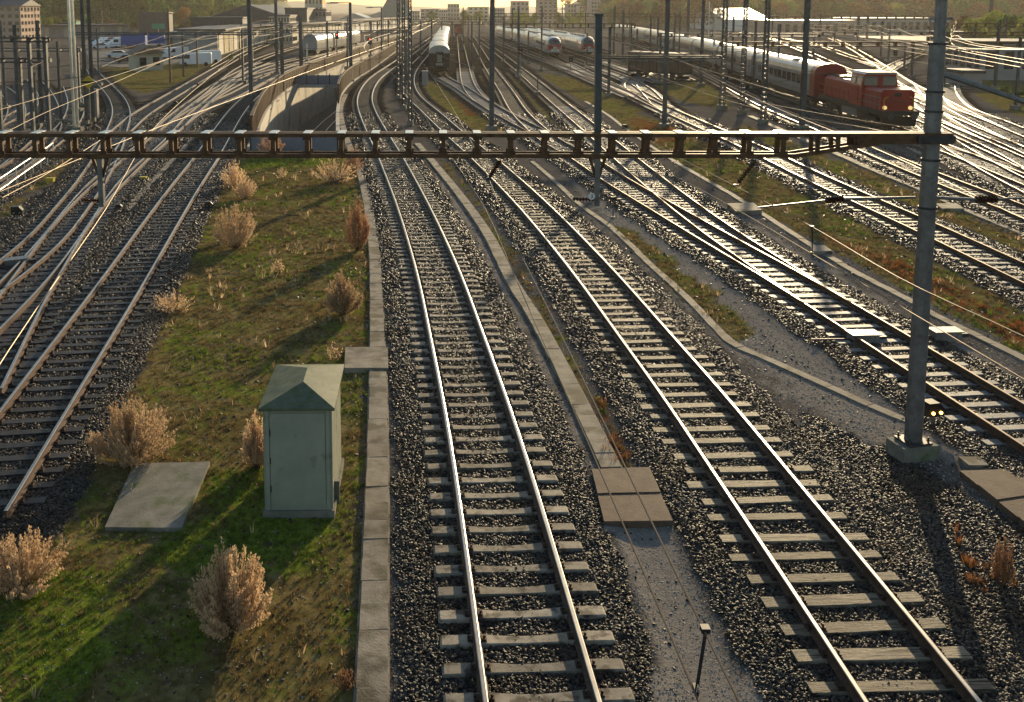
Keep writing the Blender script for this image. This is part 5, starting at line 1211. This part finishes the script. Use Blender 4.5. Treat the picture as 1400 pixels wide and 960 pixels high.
far_gantry(985, 1440, 57.5, 63, 90, 'sunlit gantry running right from the lattice masts', (), 1.6)
far_gantry(1050, 1275, 22, 26.5, 210, 'gantry in the golden light before the right hillside', (1055, 1172, 1270), 2)
far_gantry(1282, 1440, 32, 37, 150, 'pale gantry behind the top of the tall mast', (1284,), 1.5)
far_gantry(1100, 1285, 36, 39, 170, 'second gantry in the golden light', (1104, 1215), 2)
far_gantry(817, 985, 76.5, 79.5, 75, 'slim cross beam carried by the mast at the orange weeds', (), 2.6, 'darksteel')
far_gantry(-60, 68, 52, 57, 70, 'dark signal bridge at the left edge above the sunken tracks', (26, 44, 66), 1.2, 'darksteel', 'signal_bridge')
far_gantry(-60, 68, 80, 85, 70.6, 'lower beam of the signal bridge at the left edge', (0, 30), 1.4, 'darksteel', 'signal_bridge')
far_gantry(330, 545, 33, 35.5, 150, 'thin gantry before the cream loading sheds', (475, 345), 3, 'mast')
far_gantry(860, 1075, 20, 24, 230, 'gantry over the far coach roofs', (862, 960), 2)
far_gantry(900, 1120, 46, 50, 120, 'gantry over the middle of the long train', (902,), 1.6, 'darksteel')
far_gantry(1110, 1290, 44, 48, 140, 'third gantry in the golden light', (1112,), 1.6)
far_gantry(1290, 1440, 44, 48, 115, 'gantry before the brown house and workshop', (1292,), 1.5)
far_gantry(330, 560, 42, 45, 120, 'thin gantry over the covered wagons', (332, 556), 3, 'mast')
far_gantry(-60, 110, 66, 70, 92, 'thin gantry behind the signal bridge', (108,), 2, 'mast')
# cross spans
for k, (xa, ya, xb, yb2, d, lab) in enumerate(((-40,60,345,38,95,'long cross span above the shed'),(-40,92,130,84,72,'cross span over the sunken tracks'),(-40,112,140,100,66,'lower cross span over the sunken tracks'),(345,64,560,52,105,'cross span over the far parapet'),(345,84,562,74,88,'lower cross span over the parapet'),(561,90,672,86,80,'cross span between the central lattice trio and the dark mast'),(672,92,908,84,80,'cross span over the tracks below the express noses'),(561,52,740,50,130,'cross span over the siding fan'),(908,66,1096,64,88,'cross span over the coach side'),(1096,70,1290,76,80,'cross span above the locomotive cab'),(1290,84,1440,90,76,'cross span before the workshop'),(1096,96,1290,104,70,'cross span just above the locomotive hood'),(908,110,1096,112,74,'cross span over the lattice mast feet'),(740,46,1000,44,150,'cross span over the express trains'),(1000,34,1290,38,170,'cross span in the golden light'),(1285,118,1440,128,60,'lower cross span before the embankment'),(100,120,345,104,80,'cross span over the little field'),(140,44,330,52,110,'cross span before the boarded warehouse'))):
    A_, B_ = Vector((X_at(xa, d, Z_at(0, ya, d)), d, Z_at(0, ya, d))), Vector((X_at(xb, d, Z_at(0, yb2, d)), d+2, Z_at(0, yb2, d))); mb = MB(A_); n_ = 14
    mb.tube([A_.lerp(B_, i/n_)-Vector((0, 0, .9*math.sin(math.pi*i/n_)*min(1, (B_-A_).length/25))) for i in range(n_+1)], .02, 4); tag(mb.build('span_wire', M['wire'], fix=False), lab, 'overhead wire', 'overhead wires')
# overhead lines over far tracks
for key, lab in (('C2', 'line over the diverging track'), ('E', 'line over the track beside the long train'), ('G', 'line over the track right of the locomotive'), ('U1', 'line over the nearer express train'), ('U2', 'line over the farther express train'), ('L1', 'line over the left yard track by the parapet'), ('L6', 'line over the fanning tracks of the left yard'), ('J', 'line over the glinting points track'), ('B', 'line over the wooden track beyond the beam'), ('A', 'line over the central curve beyond the beam'), ('K', 'line over the curved siding by the workshop'), ('L2', 'line over the track leaving the crossing'), ('L5', 'line over the straight outer track'), ('L7', 'line over the covered wagons track'), ('Z2', 'line over the bending track by the railing'), ('C', 'line over the points track beyond the beam'), ('D', 'line over the track on pale sleepers'), ('F', 'line over the long train'), ('N', 'line over the winding far track'), ('U5', 'line over the track by the fan of points'), ('R1', 'line over the yard track at the right'), ('R4', 'line over the far golden track')):
    P = [p for p in tracks[key]['path'] if 62 < p.y < 330]
    if len(P) < 10: continue
    P = P[::6]; o = Vector((P[0].x, P[0].y, 5.6)); T = thing('overhead_line', 'thin overhead '+lab, 'overhead wire', o, 0, 'overhead wires')
    MB(o).tube([p+Vector((0, 0, 5.55)) for p in P], .018, 4).build('contact_wire', M['wire'], T, fix=False)
    MB(o).tube([p+Vector((0, 0, 6.7-.45*abs(math.sin(i*.52)))) for i, p in enumerate(P)], .013, 4).build('messenger_wire', M['wire'], T, fix=False)

# ------------------------------------------------------------------ buildings
def bldg(name, label, x0, x1, yb_, yt, depth, m, cat='building', roof='flat', rows=0, cols=0, rz=0, roofm='roofD', d=None, win='glass', ridge=.25, lit=None, sides=True):
    d = d or G(700, yb_, -.1).y; xa, xb = X_at(x0, d, 3), X_at(x1, d, 3); zt = Z_at(0, yt, d); w = xb-xa
    T = thing(name, label, cat, ((xa+xb)/2, d, -.1), rz); h = zt+.1
    hw = h if roof == 'flat' else h*(1-ridge)
    mb = MB(); mb.box((0, depth/2, hw/2), (w, depth, hw)); mb.build('walls', M[m], T)
    if roof == 'flat':
        mb = MB(); mb.box((0, depth/2, hw+.15), (w+.5, depth+.5, .4)); mb.build('roof', M[roofm], T)
    else:
        mb = MB(); e = .5; ax = roof
        if ax == 'x': P = [(-w/2-e, -e, hw), (w/2+e, -e, hw), (w/2+e, depth+e, hw), (-w/2-e, depth+e, hw), (-w/2-e, depth/2, h), (w/2+e, depth/2, h)]; F_ = [(0, 1, 5, 4), (2, 3, 4, 5), (0, 4, 3), (1, 2, 5), (0, 3, 2, 1)]
        else: P = [(-w/2-e, -e, hw), (w/2+e, -e, hw), (w/2+e, depth+e, hw), (-w/2-e, depth+e, hw), (0, -e, h), (0, depth+e, h)]; F_ = [(0, 1, 4), (1, 2, 5, 4), (2, 3, 5), (3, 0, 4, 5), (0, 3, 2, 1)]
        mb.add(P, F_); mb.build('roof', M[roofm], T)
    for r in range(rows):
        for c in range(cols):
            x = -w/2+w*(c+.5)/cols; z = hw*(r+.55)/rows; mb = MB(); mb.box((x, -.03, z), (w/cols*.5, .12, hw/rows*.48)); mb.build('window', M[win], T)
    if rows and sides:
        nc = max(1, int(depth/(w/cols)))
        for s in (-1, 1):
            for r in range(rows):
                for c in range(min(nc, 6)):
                    y = depth*(c+.5)/min(nc, 6); mb = MB(); mb.box((s*(w/2+.03), y, hw*(r+.55)/rows), (.12, depth/min(nc, 6)*.5, hw/rows*.48)); mb.build('window', M[win], T)
    return T
bldg('apartment_house', 'rose coloured house with a dark roof at the left edge', -20, 29, 56, -1, 14, 'wallC', rows=5, cols=5, roof='x', ridge=.16)
T = bldg('shed', 'small gabled shed with a lit end wall on the left', 186, 222, 97, 62, 4.6, 'wallA', cat='shed', roof='y', ridge=.33, roofm='roofR', rz=R(32), rows=1, cols=2, sides=False)
T = bldg('signal_box', 'signal box with a flat roof above the parked cars', 192, 214, 50, 22, 8, 'wallB', rows=2, cols=2, roofm='roofD')
bldg('canopy_roof', 'grey flat canopy above the signal box', 190, 230, 50, 18, 6, 'roofD', cat='canopy', d=330)
bldg('goods_office', 'white low office behind the white vans', 226, 290, 72, 46, 10, 'wallB', rows=1, cols=5)
bldg('station_hall', 'big dark gabled hall at the upper left', 286, 392, 52, 6, 60, 'roofD', roof='y', ridge=.4, rows=1, cols=8)
bldg('canopy_roof', 'dark canopy in front of the big gabled hall', 262, 332, 60, 25, 10, 'roofD', cat='canopy', rows=0)
bldg('loading_house', 'cream house with two window rows behind the dark masts', 368, 396, 56, 22, 14, 'wallA', rows=3, cols=7, roofm='roofD')
bldg('loading_house', 'low cream annex with bright bays at the masts', 360, 400, 60, 36, 8, 'wallA', rows=2, cols=8)
bldg('office_block', 'grey office block with a lit top storey', 415, 446, 50, 14, 16, 'wallB', rows=3, cols=6)
bldg('office_tower', 'pale tower rising behind the grey office block', 417, 441, 30, -12, 14, 'wallA', rows=5, cols=5, d=480)
bldg('dark_annex', 'dark slate walled annex joined to the gabled hall', 390, 420, 52, 12, 18, 'roofD', rows=0)
bldg('apartment_block', 'white apartment block above the left wood', 236, 262, 30, -14, 14, 'wallW', rows=8, cols=6, d=560)
bldg('apartment_block', 'second white apartment block with balcony rows', 276, 300, 30, -16, 14, 'wallW', rows=8, cols=5, d=560)
bldg('apartment_block', 'slim brown tower right of the apartment blocks', 302, 309, 30, -10, 10, 'wallC', rows=9, cols=2, d=540)
bldg('market_hall', 'white low hall with a pale vaulted roof', 462, 505, 36, 18, 40, 'wallW', roof='y', ridge=.5, roofm='roofw', rows=1, cols=6)
bldg('market_hall', 'second white hall with a pale roof left of the teal building', 498, 540, 32, 16, 40, 'wallW', roof='y', ridge=.5, roofm='roofw', rows=1, cols=6)
for (x0, x1, yt, d, m, lab) in ((736, 762, -8, 620, 'wallC', 'brown tower block left of the centre mast, seen whole'), (808, 824, -8, 640, 'wallB', 'dark tower block behind the centre mast'), (700, 723, 2, 700, 'wallB', 'wide pale block left of the brown tower'), (825, 833, 5, 650, 'wallA', 'narrow block with lit windows right of the centre mast'), (776, 792, 6, 720, 'wallB', 'low grey block between the two towers'), (792, 806, 8, 700, 'wallA', 'cream block touching the dark tower'), (575, 600, 13, 700, 'wallB', 'grey green far block above the dark coach, left one'), (612, 628, 6, 760, 'wallB', 'far block with a stepped top above the coaches'), (640, 668, 10, 720, 'wallA', 'long far block right of the parked train'), (676, 690, 12, 700, 'wallB', 'small far block beside the dark mast'), (845, 858, 10, 760, 'wallB', 'small square far tower on the golden skyline'), (560, 574, 16, 620, 'wallA', 'far low house right of the teal building'), (600, 612, 14, 660, 'wallA', 'far pale house between the far blocks')):
    bldg('tower_block' if yt < 0 else 'far_block', lab, x0, x1, 25, yt, 18, m, rows=4 if yt > 0 else 8, cols=4, d=d, sides=False)
p = G(540, 26, -.1); d = 560; T = thing('glass_building', 'teal glass building with a sloping side', 'building', (X_at(521, d, 3), d, -.1))
w = X_at(558, d, 3)-X_at(521, d, 3); hh = Z_at(0, -10, d); mb = MB(); mb.prism([(0, 0, 0), (w, 0, 0), (w, 0, hh), (w*.35, 0, hh), (0, 0, hh*.45)], (0, 20, 0)); mb.build('glass_walls', M['teal'], T)
mb = MB(); 
for k in range(5): mb.box((w*.5, -.06, hh*(k+.6)/5.5), (w*.96, .1, .2))
mb.build('mullions', M['galv'], T)
# loading sheds in a row with bright bays, far left side of the yard
def row_shed(a, b, h, depth, n, label, m='wallA', bay='wallD', group='loading sheds along the left yard'):
    A_, B_ = G(*a), G(*b); dv = B_-A_; L_ = dv.length; T = thing('loading_shed', label, 'shed', A_, math.atan2(dv.y, dv.x), group)
    mb = MB(); mb.box((L_/2, depth/2, h/2), (L_, depth, h)); mb.build('walls', M['wallB'], T); mb = MB(); mb.box((L_/2, depth/2-.6, h+.15), (L_+.6, depth+2.2, .3)); mb.build('roof', M['roofD'], T)
    for k in range(n):
        mb = MB(); mb.box((L_*(k+.5)/n, -.06, h*.45), (L_/n*.72, .14, h*.8)); mb.build('bay_door', M[bay] if k % 3 else M[m], T)
row_shed((298, 77), (330, 66), 5.2, 8, 5, 'weathered boarded warehouse with peeling yellow bays')
row_shed((338, 64), (400, 55), 5, 9, 9, 'lit shed behind the tall dark mast of the left yard', bay='wallA')
row_shed((402, 58), (470, 48), 5, 9, 14, 'long sunlit loading shed behind the covered wagons', bay='wallA')
row_shed((478, 46), (560, 36), 5, 9, 16, 'farthest sunlit loading shed of the left yard', bay='wallW')
row_shed((60, 52), (176, 50), 4, 12, 14, 'long low shed with a dark roof before the left wood', bay='wallB')
# right side
bldg('workshop', 'pale grey workshop with a dark opening at the right', 1345, 1440, 110, 60, 12, 'wallB', rows=1, cols=4, roofm='roofD', rz=R(-8))
bldg('brick_hut', 'brown hut with a lit yellow window beside the workshop', 1334, 1348, 103, 68, 4, 'wallC', cat='hut', rows=1, cols=1, win='yellow')  # yellow paint stands in for light in the window
bldg('brown_house', 'low brown house above the curved siding', 1296, 1345, 74, 46, 9, 'wallC', rows=1, cols=5)
bldg('loading_house', 'low grey shed at the end of the curved siding', 1290, 1320, 76, 60, 6, 'wallA', rows=1, cols=3)
bldg('industrial_hall', 'white roofed hall in the golden haze', 992, 1052, 30, 11, 60, 'wallW', roof='x', ridge=.5, roofm='roofw', d=420)
bldg('industrial_hall', 'long flat hall at the foot of the right hillside', 1180, 1300, 36, 26, 30, 'wallB', roofm='roofw', d=360, rows=1, cols=12, sides=False)
bldg('industrial_hall', 'flat hall behind the glinting tracks', 1060, 1170, 36, 29, 30, 'wallC', roofm='roofw', d=330, rows=1, cols=10, sides=False)
bldg('billboard_house', 'small house with a blue front before the left wood', 81, 92, 50, 33, 5, 'blue')
bldg('billboard_house', 'small house with a green front before the left wood', 96, 104, 50, 30, 5, 'green_sign')
bldg('wall_block', 'dark retaining block beneath the workshop', 1318, 1345, 118, 100, 4, 'wallB', cat='retaining wall')
mb = MB(); 
d = 322; T = thing('green_board', 'green signboard in front of the signal box', 'sign', (X_at(208, d, 3), d, Z_at(0, 40, d))); mb = MB(); mb.box((2, 0, 1), (4.2, .15, 1.7)); mb.build('board', M['green_sign'], T); mb = MB(); mb.box((2, .12, -1.2), (.25, .15, 4.0)); mb.build('post', M['galv'], T)

# ------------------------------------------------------------------ vehicles of the car park
def car(kind, m, label, px, py, rz, grp=None):
    p = G(px, py, -.06); T = thing({'car': 'parked_car', 'van': 'parked_van', 'truck': 'box_truck'}[kind], label, {'car': 'car', 'van': 'van', 'truck': 'truck'}[kind], p, rz, grp or 'vehicles of the car park')
    if kind == 'car':
        pr = [(-2.1, .3), (-2.1, .75), (-1.9, .92), (-1.2, .98), (-.6, 1.42), (.9, 1.45), (1.6, 1.0), (2.1, .88), (2.15, .3)]; w = .85
        gl = [(-1.12, 1.0), (-.58, 1.38), (.86, 1.41), (1.5, 1.0)]
    elif kind == 'van':
        pr = [(-2.6, .35), (-2.62, 1.0), (-2.3, 1.2), (-1.6, 2.0), (-1.3, 2.15), (2.5, 2.2), (2.6, 2.0), (2.6, .35)]; w = .95; gl = [(-2.15, 1.25), (-1.62, 1.9), (-.9, 1.9), (-.9, 1.25)]
    else:
        pr = [(-3.6, .5), (-3.6, 2.2), (-3.2, 2.5), (-1.8, 2.5), (-1.8, .5)]; w = 1.15; gl = [(-3.5, 1.5), (-3.3, 2.2), (-2.3, 2.2), (-2.3, 1.5)]
    MB().prism([(x, -w, z) for x, z in pr], (0, 2*w, 0)).build('body', M['carw'] if kind == 'truck' else m, T)
    for s in (-1, 1): MB().prism([(x, s*(w+.004), z) for x, z in gl], (0, s*.02, 0)).build('window', M['glass'], T)
    if kind == 'truck': mb = MB(); mb.box((1.2, 0, 2.1), (5.8, 2.5, 2.6)); mb.build('box', m, T)
    for x in ((-1.35, 1.35) if kind == 'car' else (-1.7, 1.7) if kind == 'van' else (-2.8, 2.6)):
        for s in (-1, 1): mb = MB(); mb.cyl((x, s*(w-.18), .33), (x, s*(w+.02), .33), .33, n=12); mb.build('wheel', M['tyre'], T)
car('van', M['carw'], 'white van parked behind the wooden poles', 268, 90, R(10)); car('van', M['carw'], 'second white van right of the first', 282, 86, R(12)); car('van', M['carw'], 'white van half hidden by the shed roof', 240, 80, R(60))
car('car', M['carw'], 'white car parked left of the shed', 160, 79, R(15)); car('car', M['card'], 'dark car parked just left of the shed', 174, 86, R(15)); car('car', M['carw'], 'white car before the two car rows', 138, 67, R(10))
car('truck', M['blue'], 'blue box truck above the shed', 203, 64, R(8)); car('truck', M['blue'], 'dark blue box truck left of the other', 177, 66, R(5))
labs = 'parked car in the packed rows of the car park'
cn = 0
for r_, py in enumerate((58, 61.5, 65)):
    for c in range(8):
        px = 134+c*6.2+r_*2
        car('car', M['carw'] if (c+r_) % 3 else M['card'], ['pale', 'dark'][0 if (c+r_) % 3 else 1]+' '+labs, px, py, R(75), 'cars packed in the car park rows'); cn += 1
for k, (px, py, lab) in enumerate(((1345, 52, 'white car on the yard road above the brown house'), (1325, 50, 'white car left on the yard road above the brown house'))): car('car', M['carw'], lab, px, py, R(5))

# ------------------------------------------------------------------ trees
def make_tree(name, seed, h, cw, lm, n=1600, conif=False):
    r = random.Random(seed); T = thing(name, 'tree', 'tree'); mb = MB()
    mb.cyl((0, 0, -.3), (0, 0, h*.35), h*.025, h*.018, 7); mb.cyl((0, 0, h*.35), (r.uniform(-.3, .3), 0, h*.8), h*.018, h*.004, 6)
    lobes = []
    for k in range(11):
        a_ = r.uniform(0, 6.28); z = h*r.uniform(.32, .9); q = cw*.5*r.uniform(.25, .8)*(1.15-abs(z/h-.55)*1.3)
        if conif: q = cw*.5*(1.05-z/h)*r.uniform(.3, .9)
        c = Vector((math.cos(a_)*q, math.sin(a_)*q, z)); lobes.append((c, cw*r.uniform(.14, .26)*(1 if not conif else .7))); mb.cyl((0, 0, z*.62), c, h*.008, h*.003, 5)
    lobes.append((Vector((0, 0, h*.88)), cw*.18)); mb.build('trunk', M['trunk'], T)
    mb = MB()
    for k in range(n):
        c, R_ = lobes[k % len(lobes)]; v = Vector((r.gauss(0, 1), r.gauss(0, 1), r.gauss(0, 1))).normalized()*R_*r.uniform(.45, 1.12)**.6; v.z *= .85; p = c+v
        s = h*r.uniform(.010, .024); a_ = Vector((r.gauss(0, 1), r.gauss(0, 1), r.gauss(0, 1))).normalized(); b_ = a_.orthogonal().normalized(); a_ = a_.cross(b_)
        mb.add([p-a_*s-b_*s, p+a_*s*1.2-b_*s*.6, p+a_*s+b_*s, p-a_*s*.7+b_*s*1.1], [(0, 1, 2, 3)])
    mb.build('crown', M[lm], T, fix=False); return T
protos = {'g1': make_tree('broadleaf_tree', 1, 14, 11, 'leafG'), 'g2': make_tree('broadleaf_tree', 2, 16, 10, 'leafG'), 'y1': make_tree('broadleaf_tree', 3, 13, 10, 'leafY'), 'o1': make_tree('autumn_tree', 4, 13, 9, 'leafO'), 'b1': make_tree('autumn_tree', 5, 14, 11, 'leafB'), 'c1': make_tree('conifer_tree', 6, 17, 7, 'leafG', 1500, True)}
used = set()
def tree(k, px, d, ytop, label, grp):
    T = protos[k] if k not in used else copy_tree(protos[k]); used.add(k)
    h0 = {'g1': 14, 'g2': 16, 'y1': 13, 'o1': 13, 'b1': 14, 'c1': 17}[k]*.97; zt = max(4, Z_at(0, ytop, d))
    place(T, (X_at(px, d, 3), d, -.1), random.uniform(0, 6.28), label, grp, zt/h0)
r = random.Random(5)
kn = {'g1': 'dark green', 'g2': 'tall green', 'y1': 'yellowish green', 'o1': 'orange autumn', 'b1': 'brown autumn', 'c1': 'dark conifer'}
def belt(lst, where, grp):
    seen = {}
    for k, px, d, yt, extra in lst:
        tree(k, px, d, yt, '%s tree %s' % (kn[k], extra), grp)
belt([('o1',34,300,10,'right beside the rose house'),('g1',22,305,20,'in front of the rose house windows'),('y1',8,295,26,'at the far left edge before the rose house'),('g1',52,330,22,'above the sunken tracks'),('y1',66,320,26,'in front of the low shed left end'),('g2',48,420,-8,'rising high behind the orange one'),('g1',66,430,-12,'high behind the blue front house'),('g2',84,425,-4,'between the blue and green front houses'),('y1',76,350,24,'just left of the blue front house'),('g1',104,430,-10,'behind the slim sunlit mast'),('y1',98,350,24,'right over the green front house'),('g2',122,440,-12,'behind the lattice masts'),('g1',140,430,-6,'behind the street lamp'),('g2',158,445,-14,'left behind the signal box'),('b1',150,360,26,'low in front behind the cars'),('g1',176,435,-10,'directly behind the signal box canopy'),('o1',188,450,-12,'glowing above the canopy'),('g2',200,440,-8,'right behind the canopy'),('g1',218,430,0,'between the canopy and the white blocks'),('y1',236,400,14,'below the first white apartment block'),('o1',250,400,10,'below the white apartment block in autumn leaf'),('g2',264,410,12,'between the two white apartment blocks'),('y1',282,400,17,'at the left shoulder of the dark hall'),('b1',230,380,20,'at the right of the green signboard'),('g1',170,380,22,'in front of the left wood by the low shed')],'', 'trees of the left wood')
belt([('y1',705,430,17,'left in the pale row below the towers'),('y1',718,440,18,'second in the pale row below the towers'),('y1',730,430,19,'before the brown tower'),('y1',764,430,18,'right of the brown tower'),('y1',778,440,19,'in the pale row before the grey block'),('y1',792,430,18,'before the cream block'),('g1',836,450,12,'right of the narrow lit block'),('b1',850,460,13,'below the small square tower'),('b1',872,430,5,'where the golden hillside begins'),('c1',895,420,1,'pointed on the golden hillside'),('b1',912,430,-6,'behind the dark mast at the orange weeds'),('c1',930,440,-6,'above the brown wagon'),('b1',950,430,-2,'above the pale coach roof'),('b1',975,440,2,'left of the white roofed hall'),('g1',590,520,15,'above the dark coach'),('y1',636,500,15,'right of the parked train'),('y1',655,510,16,'in the distance before the long far block')],'', 'trees beyond the yard')
belt([('g1',1296,190,40,'left before the brown house'),('y1',1330,200,28,'over the roof of the brown house'),('y1',1352,210,18,'over the dark mast at the workshop'),('g1',1378,200,20,'over the workshop roof'),('y1',1398,190,26,'at the right edge over the workshop'),('b1',1318,230,22,'behind the brown house chimney side')],'', 'trees by the workshop')
# low bushes near embankment at the right
for k, (px, py, hp, wp, lab) in enumerate(((1392,140,16,40,'dark bush on the embankment at the right edge'),(1372,128,10,30,'smaller dark bush on the embankment by the workshop'),(1290,92,8,16,'bush at the curved siding'),(314,84,10,14,'green bush between the white van and the boarded warehouse'))):
    tree_t = copy_tree(protos['g1']); p = G(px, py); s_ = sc_at(py); place(tree_t, p, k, lab, 'bushes'); tree_t.name = 'bush'; tree_t['category'] = 'bush'; tree_t.scale = (wp/s_/11, wp/s_/11, hp/s_/14)

# ------------------------------------------------------------------ hills and far woods
def hill(name, pts, d, depth, m):
    P = []; n = len(pts); rows = 7; F_ = []
    for j in range(rows):
        t = j/(rows-1)
        for px, py in pts:
            dd = d+depth*t; z = (Z_at(0, py, d+depth)+1)*math.sin(t*math.pi/2)-.4*(1-t)-1
            x = X_at(px, d, 0)*(1+.35*t)
            P.append((x, dd, z+math.sin(px*.05+j)*2*t))
    for j in range(rows-1):
        for i in range(n-1): F_.append((j*n+i, j*n+i+1, (j+1)*n+i+1, (j+1)*n+i))
    mb = MB(); mb.add(P, F_); o = mb.build(name, m, smooth=True); struct(o); return o
hm = mat('hill_woods', (.035, .045, .02), (.10, .075, .035), .02, .9, 0, 1, .06)
hill('hillside', [(835,13),(860,8),(885,0),(920,-12),(980,-22),(1060,-30),(1180,-38),(1300,-42),(1420,-48),(1600,-60)], 480, 500, hm)
hill('hillside', [(-300,-60),(-100,-50),(0,-40),(60,-34),(120,-30),(200,-24),(260,-14),(300,-2),(330,12)], 470, 400, mat('hill_green', (.025, .05, .015), (.06, .08, .02), .02, .9, 0, 1, .06))
hill('hills', [(250,14),(330,6),(400,2),(450,4),(500,7),(560,9),(620,11),(700,9),(780,10),(860,5),(950,2),(1100,0)], 2300, 900, mat('far_hills', (.06, .075, .07), (.09, .1, .09), .004, .9))
def woods(name, sel, n, k):
    PP = []
    r = np.random.default_rng(k)
    while len(PP) < n:
        u = r.uniform(*sel['px']); t = r.random()**1.3; d = sel['d']+sel['depth']*t*.98
        yt = np.interp(u, [p[0] for p in sel['pts']], [p[1] for p in sel['pts']]); z = (Z_at(0, yt, sel['d']+sel['depth'])+1)*math.sin(t*math.pi/2)-.4*(1-t)-1
        PP.append((X_at(u, sel['d'], 0)*(1+.35*t), d, z-1))
    n = len(PP); S = r.uniform(.7, 1.25, n)
    vs_ = []
    for q in sel['kinds']:
        for ch in protos[q].children:
            if 'crown' in ch.name:
                o = bpy.data.objects.new('wood_crown', ch.data); vs_.append(o)
    return scatter(name, PP, np.stack([np.zeros(n), np.zeros(n), r.uniform(0, 6.28, n)], 1), np.stack([S, S, S*r.uniform(.8, 1.1, n)], 1), vs_)
woods('woods', dict(px=(850, 1500), d=480, depth=500, pts=[(835,13),(860,8),(885,0),(920,-12),(980,-22),(1060,-30),(1180,-38),(1300,-42),(1420,-48),(1600,-60)], kinds=['b1','g1','o1','y1']), 900, 1)
woods('woods', dict(px=(-60, 320), d=470, depth=400, pts=[(-300,-60),(-100,-50),(0,-40),(60,-34),(120,-30),(200,-24),(260,-14),(300,-2),(330,12)], kinds=['g1','g2','y1','g1']), 700, 2)

# ------------------------------------------------------------------ haze
hz = MB(); hz.box((0, 1300, 51.5), (4600, 2720, 118)); ho = hz.build('haze', []); ho['kind'] = 'stuff'
vm = bpy.data.materials.new('haze_air'); vm.use_nodes = True; N = vm.node_tree.nodes; N.remove(N['Principled BSDF'])
pv = N.new('ShaderNodeVolumePrincipled'); pv.inputs['Density'].default_value = .00016; pv.inputs['Color'].default_value = (.97, .90, .78, 1); pv.inputs['Anisotropy'].default_value = .35
vm.node_tree.links.new(pv.outputs[0], N['Material Output'].inputs['Volume']); ho.data.materials.clear(); ho.data.materials.append(vm)
